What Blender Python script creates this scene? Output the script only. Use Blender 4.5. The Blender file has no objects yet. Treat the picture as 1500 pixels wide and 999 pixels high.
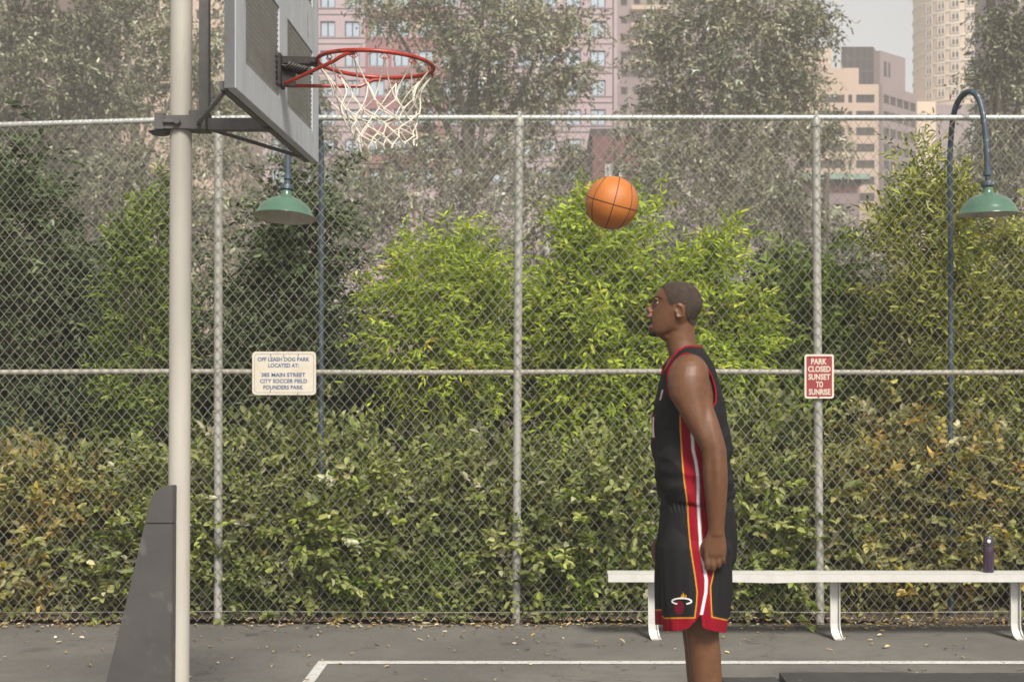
import bpy, bmesh, math, random
import numpy as np
from mathutils import Vector, Matrix, noise
from mathutils.bvhtree import BVHTree

# ------------------------------------------------------------------ camera, sky, sun, exposure
scn = bpy.context.scene
COL = scn.collection
F, VX, VY, ZC = 2140.0, 797.0, 538.0, 1.855      # focal length in photo pixels, principal point, eye height


def P(px, py, Y):
    return np.array([(px - VX) / F * Y, Y, ZC - (py - VY) / F * Y])


cam_d = bpy.data.cameras.new('camera')
cam = bpy.data.objects.new('camera', cam_d)
COL.objects.link(cam)
cam.location = (0, 0, ZC)
cam.rotation_euler = (math.pi / 2, 0, 0)
cam_d.sensor_width = 36
cam_d.lens = F / 1500 * 36
cam_d.shift_x = -(VX - 750) / 1500
cam_d.shift_y = (VY - 499.5) / 1500
cam_d.clip_end = 6000
cam_d.dof.use_dof = True
cam_d.dof.focus_distance = 7.2
cam_d.dof.aperture_fstop = 5.6
scn.camera = cam

SUN_DIR = Vector((0.24, -0.68, 0.74)).normalized()      # towards the sun: behind the camera, a little right
world = bpy.data.worlds.new('World')
scn.world = world
world.use_nodes = True
wn, wl = world.node_tree.nodes, world.node_tree.links
sky = wn.new('ShaderNodeTexSky')
sky.sky_type = 'NISHITA'
sky.sun_disc = False
sky.sun_elevation = math.asin(SUN_DIR.z)
sky.sun_rotation = math.atan2(SUN_DIR.x, SUN_DIR.y)
sky.air_density, sky.dust_density = 1.0, 2.0
hs = wn.new('ShaderNodeHueSaturation')
hs.inputs['Saturation'].default_value = 0.12
wl.new(sky.outputs[0], hs.inputs['Color'])
bg = wn['Background']
bg.inputs[1].default_value = 0.092
wl.new(hs.outputs[0], bg.inputs[0])

sun_d = bpy.data.lights.new('sun', 'SUN')
sun = bpy.data.objects.new('sun', sun_d)
COL.objects.link(sun)
sun_d.energy = 3.6
sun_d.angle = math.radians(14)
sun_d.color = (1.0, 0.93, 0.83)
sun.rotation_euler = (-SUN_DIR).to_track_quat('-Z', 'Y').to_euler()

scn.view_settings.view_transform = 'Standard'
scn.view_settings.look = 'None'
scn.view_settings.gamma = 1
scn.view_settings.exposure = 0.62
scn.cycles.volume_bounces = 2
scn.view_settings.use_curve_mapping = False

# ------------------------------------------------------------------ helpers
rng = np.random.default_rng(7)


class MB:
    """collects simple solids; build() links them as one mesh object"""

    def __init__(self):
        self.v, self.f, self.m, self.n = [], [], [], 0

    def add(self, v, f, mi=0):
        v = np.asarray(v, float).reshape(-1, 3)
        self.v.append(v)
        for q in f:
            self.f.append(tuple(int(i) + self.n for i in q))
            self.m.append(mi)
        self.n += len(v)
        return self

    def box(self, a, b, mi=0):
        x0, y0, z0 = np.minimum(a, b)
        x1, y1, z1 = np.maximum(a, b)
        v = [(x0, y0, z0), (x1, y0, z0), (x1, y1, z0), (x0, y1, z0), (x0, y0, z1), (x1, y0, z1), (x1, y1, z1), (x0, y1, z1)]
        return self.add(v, [(3, 2, 1, 0), (4, 5, 6, 7), (0, 1, 5, 4), (1, 2, 6, 5), (2, 3, 7, 6), (3, 0, 4, 7)], mi)

    def tube(self, pts, r, n=8, mi=0, closed=False, cap=True, flat=None):
        pts = np.asarray(pts, float)
        k = len(pts)
        r = np.broadcast_to(np.asarray(r, float), (k,))
        if closed:
            t = np.roll(pts, -1, 0) - np.roll(pts, 1, 0)
        else:
            t = np.gradient(pts, axis=0)
        t /= np.linalg.norm(t, axis=1)[:, None] + 1e-12
        u = np.cross(t[0], (0, 0, 1.0))
        if np.linalg.norm(u) < 1e-3:
            u = np.array([1.0, 0, 0])
        u /= np.linalg.norm(u)
        V = []
        a = np.arange(n) / n * 2 * math.pi
        for i in range(k):
            u = u - t[i] * np.dot(u, t[i])
            u /= np.linalg.norm(u) + 1e-12
            w = np.cross(t[i], u)
            V.append(pts[i] + r[i] * (np.cos(a)[:, None] * u + np.sin(a)[:, None] * w))
        Fs = []
        for i in range(k if closed else k - 1):
            j = (i + 1) % k
            for q in range(n):
                q2 = (q + 1) % n
                Fs.append((i * n + q, i * n + q2, j * n + q2, j * n + q))
        if cap and not closed:
            Fs.append(tuple(range(n))[::-1])
            Fs.append(tuple((k - 1) * n + q for q in range(n)))
        return self.add(np.concatenate(V), Fs, mi)

    def bar(self, a, b, w, h, up=(0, 0, 1), mi=0):
        a, b = np.asarray(a, float), np.asarray(b, float)
        d = (b - a) / np.linalg.norm(b - a)
        s = np.cross(d, up)
        if np.linalg.norm(s) < 1e-4:
            s = np.cross(d, (1, 0, 0))
        s /= np.linalg.norm(s)
        u = np.cross(s, d)
        v = [p + s * w / 2 * i + u * h / 2 * j for p in (a, b) for i, j in ((-1, -1), (1, -1), (1, 1), (-1, 1))]
        return self.add(v, [(0, 1, 2, 3), (7, 6, 5, 4), (4, 5, 1, 0), (5, 6, 2, 1), (6, 7, 3, 2), (7, 4, 0, 3)], mi)

    def lathe(self, prof, c=(0, 0, 0), n=24, mi=0, cap0=True, cap1=True):
        a = np.arange(n) / n * 2 * math.pi
        V = np.concatenate([np.stack([r * np.cos(a) + c[0], r * np.sin(a) + c[1], np.full(n, z + c[2])], 1) for r, z in prof])
        k = len(prof)
        Fs = [(i * n + q, i * n + (q + 1) % n, (i + 1) * n + (q + 1) % n, (i + 1) * n + q) for i in range(k - 1) for q in range(n)]
        if cap0:
            Fs.append(tuple(range(n))[::-1])
        if cap1:
            Fs.append(tuple((k - 1) * n + q for q in range(n)))
        return self.add(V, Fs, mi)

    def prism(self, poly, y0, y1, mi=0):
        """polygon in x,z extruded along y"""
        k = len(poly)
        v = [(x, y0, z) for x, z in poly] + [(x, y1, z) for x, z in poly]
        f = [tuple(range(k)), tuple(range(2 * k - 1, k - 1, -1))] + [(i, i + k, (i + 1) % k + k, (i + 1) % k) for i in range(k)]
        return self.add(v, f, mi)

    def column(self, poly, z0, z1, mi=0):
        """polygon in x,y extruded along z"""
        k = len(poly)
        v = [(x, y, z0) for x, y in poly] + [(x, y, z1) for x, y in poly]
        f = [tuple(range(k))[::-1], tuple(range(k, 2 * k))] + [(i, (i + 1) % k, (i + 1) % k + k, i + k) for i in range(k)]
        return self.add(v, f, mi)

    def grid(self, us, ws, hole, to3, thick, mi=0):
        """slab with rectangular openings; to3(u,w,t)->xyz, t in 0..1 through the thickness"""
        nu, nw = len(us), len(ws)
        v = [to3(u, w, t) for t in (0, 1) for w in ws for u in us]
        ix = lambda i, j, t: t * nu * nw + j * nu + i
        solid = lambda i, j: 0 <= i < nu - 1 and 0 <= j < nw - 1 and not hole(i, j)
        f = []
        for i in range(nu - 1):
            for j in range(nw - 1):
                if not solid(i, j):
                    continue
                f.append((ix(i, j, 0), ix(i + 1, j, 0), ix(i + 1, j + 1, 0), ix(i, j + 1, 0)))
                f.append((ix(i, j + 1, 1), ix(i + 1, j + 1, 1), ix(i + 1, j, 1), ix(i, j, 1)))
                for (di, dj, p, q) in ((-1, 0, (i, j + 1), (i, j)), (1, 0, (i + 1, j), (i + 1, j + 1)),
                                       (0, -1, (i, j), (i + 1, j)), (0, 1, (i + 1, j + 1), (i, j + 1))):
                    if not solid(i + di, j + dj):
                        f.append((ix(*p, 0), ix(*p, 1), ix(*q, 1), ix(*q, 0)))
        return self.add(v, f, mi)

    def data(self):
        return np.concatenate(self.v), self.f

    def build(self, name, mats, parent=None, smooth=False, bevel=0, recalc=True):
        v = np.concatenate(self.v)
        return mesh_obj(name, v, self.f, mats, parent, smooth, self.m, bevel, recalc)


def mesh_obj(name, v, f, mats, parent=None, smooth=False, mi=None, bevel=0, recalc=True):
    v = np.asarray(v, float)
    base = np.array(origin(parent)) if parent is not None else np.zeros(3)
    me = bpy.data.meshes.new(name)
    me.from_pydata((v - base).tolist(), [], [tuple(int(i) for i in q) for q in f])
    if not isinstance(mats, (list, tuple)):
        mats = [mats]
    for m in mats:
        me.materials.append(m)
    if mi is not None and len(mats) > 1:
        me.polygons.foreach_set('material_index', np.asarray(mi, np.int32))
    if recalc or bevel:
        bm = bmesh.new()
        bm.from_mesh(me)
        if recalc:
            bmesh.ops.recalc_face_normals(bm, faces=bm.faces)
        if bevel:
            es = [e for e in bm.edges if len(e.link_faces) == 2 and e.calc_face_angle(0) > 0.6]
            bmesh.ops.bevel(bm, geom=es, offset=bevel, segments=2, affect='EDGES', clamp_overlap=True)
        bm.to_mesh(me)
        bm.free()
    if smooth:
        me.shade_smooth()
        try:
            me.set_sharp_from_angle(angle=math.radians(40))
        except Exception:
            pass
    o = bpy.data.objects.new(name, me)
    COL.objects.link(o)
    if parent is not None:
        o.parent = parent
    return o


def origin(o):
    loc = Vector((0, 0, 0))
    while o is not None:
        loc = loc + Vector(o.location)
        o = o.parent
    return loc


def thing(name, label, cat, loc=(0, 0, 0), group=None):
    o = bpy.data.objects.new(name, None)
    COL.objects.link(o)
    o.location = loc
    o.empty_display_size = 0.2
    return tag(o, label, cat, group)


def tag(o, label, cat, group=None):
    o['label'], o['category'] = label, cat
    if group:
        o['group'] = group
    return o


def struct(o, kind='structure'):
    o['kind'] = kind
    return o


def rebase(o, loc):
    """move a mesh object's origin to loc (mesh stays where it is)"""
    d = Vector(loc) - Vector(o.location)
    o.data.transform(Matrix.Translation(-d))
    o.location = loc
    return o


def copy_tree(o, loc, rz=0.0, label=None, scale=None):
    c = o.copy()
    COL.objects.link(c)
    c.location = loc
    c.rotation_euler = (0, 0, rz)
    if scale:
        c.scale = scale
    if label:
        c['label'] = label
    for ch in o.children:
        k = ch.copy()
        COL.objects.link(k)
        k.parent = c
        for g in ch.children:
            h = g.copy()
            COL.objects.link(h)
            h.parent = k
    return c


# ------------------------------------------------------------------ materials
def lin(r, g, b):
    f = lambda c: (c / 255 / 12.92) if c / 255 <= .04045 else ((c / 255 + .055) / 1.055) ** 2.4
    return (f(r), f(g), f(b))


def pmat(name, c1, c2=None, rough=.6, metal=0, scale=6, bump=0, bscale=None, detail=5, spots=None, spot_scale=20, spot_amt=.35,
         stretch=(1, 1, 1), spec=.5):
    m = bpy.data.materials.new(name)
    m.use_nodes = True
    nt = m.node_tree
    b = nt.nodes['Principled BSDF']
    b.inputs['Roughness'].default_value = rough
    b.inputs['Metallic'].default_value = metal
    b.inputs['Specular IOR Level'].default_value = spec
    tc = nt.nodes.new('ShaderNodeTexCoord')
    mp = nt.nodes.new('ShaderNodeMapping')
    mp.inputs['Scale'].default_value = stretch
    nt.links.new(tc.outputs['Object'], mp.inputs[0])
    c2 = c2 or tuple(x * .8 for x in c1)
    nz = nt.nodes.new('ShaderNodeTexNoise')
    nz.inputs['Scale'].default_value = scale
    nz.inputs['Detail'].default_value = detail
    nz.inputs['Roughness'].default_value = .65
    nt.links.new(mp.outputs[0], nz.inputs[0])
    mx = nt.nodes.new('ShaderNodeMix')
    mx.data_type = 'RGBA'
    mx.inputs['A'].default_value = (*c1, 1)
    mx.inputs['B'].default_value = (*c2, 1)
    rp = nt.nodes.new('ShaderNodeValToRGB')
    rp.color_ramp.elements[0].position = .35
    rp.color_ramp.elements[1].position = .65
    nt.links.new(nz.outputs['Fac'], rp.inputs[0])
    nt.links.new(rp.outputs[0], mx.inputs['Factor'])
    out = mx.outputs['Result']
    if spots:
        n2 = nt.nodes.new('ShaderNodeTexNoise')
        n2.inputs['Scale'].default_value = spot_scale
        n2.inputs['Detail'].default_value = 6
        nt.links.new(mp.outputs[0], n2.inputs[0])
        r2 = nt.nodes.new('ShaderNodeValToRGB')
        r2.color_ramp.elements[0].position = 1 - spot_amt - .03
        r2.color_ramp.elements[1].position = 1 - spot_amt + .03
        nt.links.new(n2.outputs['Fac'], r2.inputs[0])
        m2 = nt.nodes.new('ShaderNodeMix')
        m2.data_type = 'RGBA'
        m2.inputs['B'].default_value = (*spots, 1)
        nt.links.new(r2.outputs[0], m2.inputs['Factor'])
        nt.links.new(out, m2.inputs['A'])
        out = m2.outputs['Result']
    nt.links.new(out, b.inputs['Base Color'])
    if bump:
        n3 = nt.nodes.new('ShaderNodeTexNoise')
        n3.inputs['Scale'].default_value = bscale or scale * 4
        n3.inputs['Detail'].default_value = 4
        nt.links.new(mp.outputs[0], n3.inputs[0])
        bp = nt.nodes.new('ShaderNodeBump')
        bp.inputs['Strength'].default_value = bump
        bp.inputs['Distance'].default_value = .01
        nt.links.new(n3.outputs['Fac'], bp.inputs['Height'])
        nt.links.new(bp.outputs[0], b.inputs['Normal'])
    return m


def attr_mat(name, attr, rough=.6, trans=0, back=None, spec=.4, bump=0, bscale=300, sheen=0, var=0):
    """material whose colour is the mesh's own per-point colour"""
    m = bpy.data.materials.new(name)
    m.use_nodes = True
    nt = m.node_tree
    b = nt.nodes['Principled BSDF']
    b.inputs['Roughness'].default_value = rough
    b.inputs['Specular IOR Level'].default_value = spec
    at = nt.nodes.new('ShaderNodeAttribute')
    at.attribute_name = attr
    col = at.outputs['Color']
    tc = nt.nodes.new('ShaderNodeTexCoord')
    if var:
        nz = nt.nodes.new('ShaderNodeTexNoise')
        nz.inputs['Scale'].default_value = 40
        nz.inputs['Detail'].default_value = 4
        nt.links.new(tc.outputs['Object'], nz.inputs[0])
        mr = nt.nodes.new('ShaderNodeMapRange')
        mr.inputs['From Min'].default_value, mr.inputs['From Max'].default_value = .3, .7
        mr.inputs['To Min'].default_value, mr.inputs['To Max'].default_value = 1 - var, 1 + var
        nt.links.new(nz.outputs['Fac'], mr.inputs['Value'])
        mm = nt.nodes.new('ShaderNodeMix')
        mm.data_type, mm.blend_type = 'RGBA', 'MULTIPLY'
        mm.inputs['Factor'].default_value = 1
        nt.links.new(col, mm.inputs['A'])
        nt.links.new(mr.outputs[0], mm.inputs['B'])
        col = mm.outputs['Result']
    if back:
        ge = nt.nodes.new('ShaderNodeNewGeometry')
        mx = nt.nodes.new('ShaderNodeMix')
        mx.data_type = 'RGBA'
        fac = nt.nodes.new('ShaderNodeMath')
        fac.operation = 'MULTIPLY'
        fac.inputs[1].default_value = .3
        nt.links.new(ge.outputs['Backfacing'], fac.inputs[0])
        nt.links.new(fac.outputs[0], mx.inputs['Factor'])
        nt.links.new(col, mx.inputs['A'])
        mx.inputs['B'].default_value = (*back, 1)
        col = mx.outputs['Result']
    nt.links.new(col, b.inputs['Base Color'])
    if bump:
        nz = nt.nodes.new('ShaderNodeTexNoise')
        nz.inputs['Scale'].default_value = bscale
        nt.links.new(tc.outputs['Object'], nz.inputs[0])
        bp = nt.nodes.new('ShaderNodeBump')
        bp.inputs['Strength'].default_value = bump
        bp.inputs['Distance'].default_value = .004
        nt.links.new(nz.outputs['Fac'], bp.inputs['Height'])
        nt.links.new(bp.outputs[0], b.inputs['Normal'])
    if sheen:
        b.inputs['Sheen Weight'].default_value = sheen
    if trans:
        tr = nt.nodes.new('ShaderNodeBsdfTranslucent')
        nt.links.new(col, tr.inputs['Color'])
        ms = nt.nodes.new('ShaderNodeMixShader')
        ms.inputs[0].default_value = trans
        nt.links.new(b.outputs[0], ms.inputs[1])
        nt.links.new(tr.outputs[0], ms.inputs[2])
        nt.links.new(ms.outputs[0], nt.nodes['Material Output'].inputs['Surface'])
    return m


M = dict(
    soil=pmat('soil', (.085, .062, .042), (.05, .038, .027), .95, scale=9, bump=.6, spots=(.17, .12, .06), spot_scale=45, spot_amt=.38),
    line=pmat('line_paint', (.56, .55, .52), (.44, .43, .41), .75, scale=14, spots=(.20, .19, .175), spot_scale=38, spot_amt=.37),
    galv=pmat('galvanised', (.36, .355, .32), (.30, .295, .265), .55, .15, scale=9, stretch=(1, 1, .4), spots=(.24, .22, .18), spot_scale=30, spot_amt=.30),
    galv_rail=pmat('galvanised_rail', (.55, .57, .55), (.42, .43, .40), .4, .35, scale=12),
    midrail=pmat('weathered_rail', (.36, .34, .29), (.27, .25, .21), .6, .1, scale=25),
    wire=pmat('wire', (.34, .32, .26), (.20, .19, .155), .5, .2, scale=1.2),
    pole=pmat('cream_paint', (.435, .41, .36), (.385, .36, .315), .55, scale=3, stretch=(3, 3, .6), bump=.05, bscale=120, spots=(.38, .34, .27), spot_scale=9, spot_amt=.33),
    steel=pmat('dark_grey_steel', (.105, .10, .095), (.075, .07, .068), .55, .1, scale=12, spots=(.13, .075, .045), spot_scale=25, spot_amt=.32),
    board=pmat('chipped_grey_paint', (.43, .45, .47), (.36, .38, .40), .55, scale=5, stretch=(1, 2.2, .5), bump=.08, spots=(.10, .095, .09), spot_scale=13, spot_amt=.325),
    edge=pmat('grey_edge_paint', (.115, .118, .125), (.09, .092, .098), .6, scale=5, stretch=(1, 2, .4), spots=(.10, .08, .07), spot_scale=20, spot_amt=.3),
    board_mesh=pmat('board_mesh', (.44, .435, .41), (.36, .355, .335), .6, .1, scale=12),
    rim=pmat('red_rim_paint', (.34, .038, .02), (.24, .024, .014), .35, 0, scale=30, spots=(.09, .03, .02), spot_scale=28, spot_amt=.36),
    iron=pmat('dark_iron', (.030, .027, .025), (.022, .02, .019), .55, .2, scale=30, spots=(.06, .03, .02), spot_scale=30, spot_amt=.35),
    rust=pmat('rusted_steel', (.045, .032, .027), (.085, .038, .024), .7, .2, scale=40, bump=.3),
    net=pmat('net_cord', (.72, .67, .57), (.58, .53, .44), .85, scale=60, bump=.3),
    pad=pmat('grey_vinyl', (.070, .066, .062), (.052, .049, .046), .62, scale=3, bump=.15, bscale=14, spots=(.092, .087, .082), spot_scale=7, spot_amt=.36),
    mat=pmat('mat_vinyl', (.052, .050, .052), (.038, .037, .039), .55, scale=5, bump=.25, bscale=9, spots=(.15, .145, .14), spot_scale=30, spot_amt=.29),
    alu=pmat('white_aluminium', (.57, .56, .53), (.50, .49, .46), .42, .1, scale=9, spots=(.45, .42, .36), spot_scale=35, spot_amt=.27),
    lampgreen=pmat('green_enamel', (.075, .150, .103), (.062, .125, .088), .22, 0, scale=6, spots=(.16, .24, .18), spot_scale=40, spot_amt=.3),
    lampwhite=pmat('enamel_inside', (.50, .47, .42), (.38, .34, .29), .5, scale=8),
    lamppost=pmat('blue_grey_pipe', (.055, .082, .105), (.04, .055, .072), .45, .15, scale=20, spots=(.20, .23, .24), spot_scale=35, spot_amt=.34),
    signwhite=pmat('sign_cream', (.56, .52, .43), (.50, .45, .36), .5, scale=14, spots=(.50, .37, .22), spot_scale=18, spot_amt=.29),
    signblue=pmat('sign_blue', (.035, .075, .19), (.055, .10, .22), .6, scale=60),
    signred=pmat('sign_red', (.27, .03, .036), (.22, .027, .03), .5, scale=14, spots=(.46, .16, .15), spot_scale=30, spot_amt=.3),
    signletter=pmat('sign_letter', (.62, .56, .46), (.55, .49, .40), .5, scale=30),
    ball=pmat('ball_orange', (.47, .155, .026), (.40, .12, .020), .48, scale=12, bump=.25, bscale=260),
    seam=pmat('ball_seam', (.075, .030, .014), (.06, .024, .012), .6),
    bark=pmat('bark', (.16, .135, .105), (.075, .062, .05), .9, scale=6, stretch=(1, 1, .25), bump=.6),
    palebark=pmat('pale_bark', (.34, .31, .26), (.17, .15, .12), .8, scale=5, stretch=(1, 1, .3), bump=.4),
    twig=pmat('twig', (.13, .105, .065), (.085, .07, .045), .85, scale=12),
    greentwig=pmat('green_twig', (.13, .14, .045), (.11, .105, .05), .8, scale=12),
    plastic=pmat('purple_plastic', (.042, .022, .046), (.032, .017, .036), .12, scale=5, spec=.7),
    plasticdark=pmat('dark_cap', (.05, .042, .055), (.04, .034, .042), .2, spec=.6),
    plasticwhite=pmat('white_button', (.75, .74, .74), None, .4),
    pinkwall=pmat('pink_panel', (.40, .305, .33), (.36, .27, .295), .7, scale=.3),
    burgundy=pmat('burgundy_panel', (.26, .105, .115), (.22, .09, .10), .7, scale=.3),
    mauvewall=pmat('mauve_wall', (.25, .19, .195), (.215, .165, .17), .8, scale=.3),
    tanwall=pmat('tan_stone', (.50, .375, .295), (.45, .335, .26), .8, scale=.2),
    towerwall=pmat('cream_stone', (.66, .51, .38), (.60, .46, .34), .8, scale=.2),
    towerframe=pmat('cream_frame', (.74, .64, .53), None, .7, scale=.3),
    darkbrick=pmat('dark_brick', (.17, .075, .075), (.13, .055, .058), .85, scale=2),
    brownwall=pmat('brown_wall', (.13, .085, .075), (.10, .065, .06), .85, scale=.4),
    roof=pmat('flat_roof', (.2, .19, .18), None, .9, scale=.5),
    verdigris=pmat('verdigris', (.26, .36, .30), (.21, .30, .26), .8, scale=3),
    paneblue=pmat('sky_glass', (.55, .63, .70), (.48, .57, .65), .12, .75, scale=.6),
    panedark=pmat('dark_glass', (.018, .014, .016), (.028, .022, .024), .3, .0, scale=.5, spec=.15),
    joint=pmat('dark_joint', (.06, .045, .05), None, .8),
)

# asphalt: worn grey court surface with patches, aggregate and faint cracks
am = bpy.data.materials.new('asphalt')
am.use_nodes = True
nt = am.node_tree
b = nt.nodes['Principled BSDF']
b.inputs['Roughness'].default_value = .85
tc = nt.nodes.new('ShaderNodeTexCoord')


def nz_node(nt, src, scale, detail=5):
    n = nt.nodes.new('ShaderNodeTexNoise')
    n.inputs['Scale'].default_value = scale
    n.inputs['Detail'].default_value = detail
    n.inputs['Roughness'].default_value = .6
    nt.links.new(src, n.inputs[0])
    return n.outputs['Fac']


def mixc(nt, fac, a, bcol, lo=.4, hi=.6, blend='MIX'):
    r = nt.nodes.new('ShaderNodeMapRange')
    r.inputs['From Min'].default_value, r.inputs['From Max'].default_value = lo, hi
    nt.links.new(fac, r.inputs['Value'])
    x = nt.nodes.new('ShaderNodeMix')
    x.data_type, x.blend_type = 'RGBA', blend
    nt.links.new(r.outputs[0], x.inputs['Factor'])
    for k, val in (('A', a), ('B', bcol)):
        if isinstance(val, tuple):
            x.inputs[k].default_value = (*val, 1)
        else:
            nt.links.new(val, x.inputs[k])
    return x.outputs['Result']


c = mixc(nt, nz_node(nt, tc.outputs['Object'], .9), (.104, .098, .088), (.140, .132, .118))
c = mixc(nt, nz_node(nt, tc.outputs['Object'], 6), c, (.092, .087, .079), .5, .8)
c = mixc(nt, nz_node(nt, tc.outputs['Object'], 130, 2), c, (.19, .18, .165), .56, .70)
c = mixc(nt, nz_node(nt, tc.outputs['Object'], 170, 2), c, (.045, .043, .040), .57, .70)
c = mixc(nt, nz_node(nt, tc.outputs['Object'], 2.3, 8), c, (.15, .135, .108), .62, .75)
vo = nt.nodes.new('ShaderNodeTexVoronoi')
vo.feature = 'DISTANCE_TO_EDGE'
vo.inputs['Scale'].default_value = .55
wv = nt.nodes.new('ShaderNodeVectorMath')
wv.operation = 'ADD'
nzc = nt.nodes.new('ShaderNodeTexNoise')
nzc.inputs['Scale'].default_value = 3.0
nzc.inputs['Detail'].default_value = 6
nt.links.new(tc.outputs['Object'], nzc.inputs[0])
nt.links.new(tc.outputs['Object'], wv.inputs[0])
nt.links.new(nzc.outputs['Color'], wv.inputs[1])
nt.links.new(wv.outputs[0], vo.inputs['Vector'])
iv = nt.nodes.new('ShaderNodeMath')
iv.operation = 'SUBTRACT'
iv.inputs[0].default_value = 1.0
nt.links.new(vo.outputs['Distance'], iv.inputs[1])
c = mixc(nt, iv.outputs[0], c, (.045, .042, .038), .994, .999)
c = mixc(nt, nz_node(nt, tc.outputs['Object'], 28, 4), c, (.155, .148, .132), .56, .74)
c = mixc(nt, nz_node(nt, tc.outputs['Object'], 1.6, 9), c, (.078, .073, .066), .60, .70)
nt.links.new(c, b.inputs['Base Color'])
bp = nt.nodes.new('ShaderNodeBump')
bp.inputs['Strength'].default_value = .6
bp.inputs['Distance'].default_value = .004
nt.links.new(nz_node(nt, tc.outputs['Object'], 160, 3), bp.inputs['Height'])
nt.links.new(bp.outputs[0], b.inputs['Normal'])
M['asphalt'] = am

M['leaf'] = attr_mat('leaf', 'tint', .55, .32, spec=.2)
M['leaf_gloss'] = attr_mat('leaf_glossy', 'tint', .42, .22, spec=.4)
M['leaf_silver'] = attr_mat('leaf_silver_backed', 'tint', .5, .24, back=(.27, .26, .17), spec=.25)
M['litter'] = attr_mat('dry_leaf', 'tint', .8, .1)
M['skin'] = attr_mat('skin', 'tint', .48, 0, spec=.45, bump=.16, bscale=420, var=.13)
M['cloth'] = attr_mat('jersey_cloth', 'tint', .75, 0, spec=.16, bump=.12, bscale=700)
M['hair'] = attr_mat('short_hair', 'tint', .8, 0, spec=.25, bump=.8, bscale=420, var=.25)

# ------------------------------------------------------------------ ground
YF = 10.6                                            # the fence line
g = MB().add([(-900, -900, -.012), (900, -900, -.012), (900, 900, -.012), (-900, 900, -.012)], [(0, 1, 2, 3)])
struct(g.build('ground', M['soil']))
g = MB().add([(-40, -12, 0), (40, -12, 0), (40, YF - .045, 0), (-40, YF - .045, 0)], [(0, 1, 2, 3)])
struct(g.build('court', M['asphalt']))
XL = (467 - VX) / F * (2140 * ZC / 430)
g = MB()
g.add([(XL, 9.13, .004), (30, 9.115, .004), (30, 9.205, .004), (XL, 9.225, .004)], [(0, 1, 2, 3)])
g.add([(XL, -8, .004), (XL + .07, -8, .004), (XL + .07, 9.13, .004), (XL, 9.13, .004)], [(0, 1, 2, 3)])
struct(g.build('court_line', M['line']))
# raised planting bed behind the fence, with an uneven surface
nx, ny = 120, 30
xs, ys = np.linspace(-16, 16, nx), np.linspace(YF + .03, YF + 12, ny)
V = [(x, y, .015 + .05 * noise.noise((x * 2.1, y * 2.1, 0)) + min(.25, (y - YF) * .07)) for y in ys for x in xs]
Fq = [(j * nx + i, j * nx + i + 1, (j + 1) * nx + i + 1, (j + 1) * nx + i) for j in range(ny - 1) for i in range(nx - 1)]
struct(mesh_obj('planting_bed', V, Fq, M['soil'], smooth=True))


# ------------------------------------------------------------------ foliage
def leaf_mesh(name, pos, d, nrm, L, W, tint, mat, parent=None, fold=.25, shape=.45):
    n = len(pos)
    d = d / (np.linalg.norm(d, axis=1)[:, None] + 1e-9)
    s = np.cross(nrm, d)
    s /= np.linalg.norm(s, axis=1)[:, None] + 1e-9
    u = np.cross(d, s)
    L, W = L[:, None], W[:, None]
    V = np.empty((n, 6, 3), np.float32)
    V[:, 0] = pos
    V[:, 1] = pos + d * L * .28 + s * W * .42 + u * W * fold
    V[:, 2] = pos + d * L * (shape + .25) + s * W * .38 + u * W * fold * .8
    V[:, 3] = pos + d * L - u * L * .06
    V[:, 4] = pos + d * L * (shape + .25) - s * W * .38 + u * W * fold * .8
    V[:, 5] = pos + d * L * .28 - s * W * .42 + u * W * fold
    base = (np.arange(n) * 6)[:, None]
    idx = np.concatenate([base + np.array([0, 1, 2, 3]), base + np.array([0, 3, 4, 5])], 1).reshape(-1).astype(np.int32)
    me = bpy.data.meshes.new(name)
    me.vertices.add(n * 6)
    me.vertices.foreach_set('co', V.reshape(-1))
    me.loops.add(n * 8)
    me.loops.foreach_set('vertex_index', idx)
    me.polygons.add(n * 2)
    me.polygons.foreach_set('loop_start', np.arange(0, n * 8, 4, dtype=np.int32))
    a = me.attributes.new('tint', 'FLOAT_COLOR', 'POINT')
    ct = np.ones((n, 6, 4), np.float32)
    ct[:, :, :3] = tint[:, None, :]
    a.data.foreach_set('color', ct.reshape(-1))
    me.materials.append(mat)
    me.update(calc_edges=True)
    me.validate()
    o = bpy.data.objects.new(name, me)
    COL.objects.link(o)
    if parent is not None:
        o.parent = parent
    return o


def pick_tint(r, n, pal):
    w = np.array([p[3] for p in pal], float)
    c = np.array([p[:3] for p in pal])[r.choice(len(pal), n, p=w / w.sum())]
    return np.clip(c * r.uniform(.75, 1.25, (n, 1)) * r.uniform(.93, 1.07, (n, 3)), 0, 1)


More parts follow.
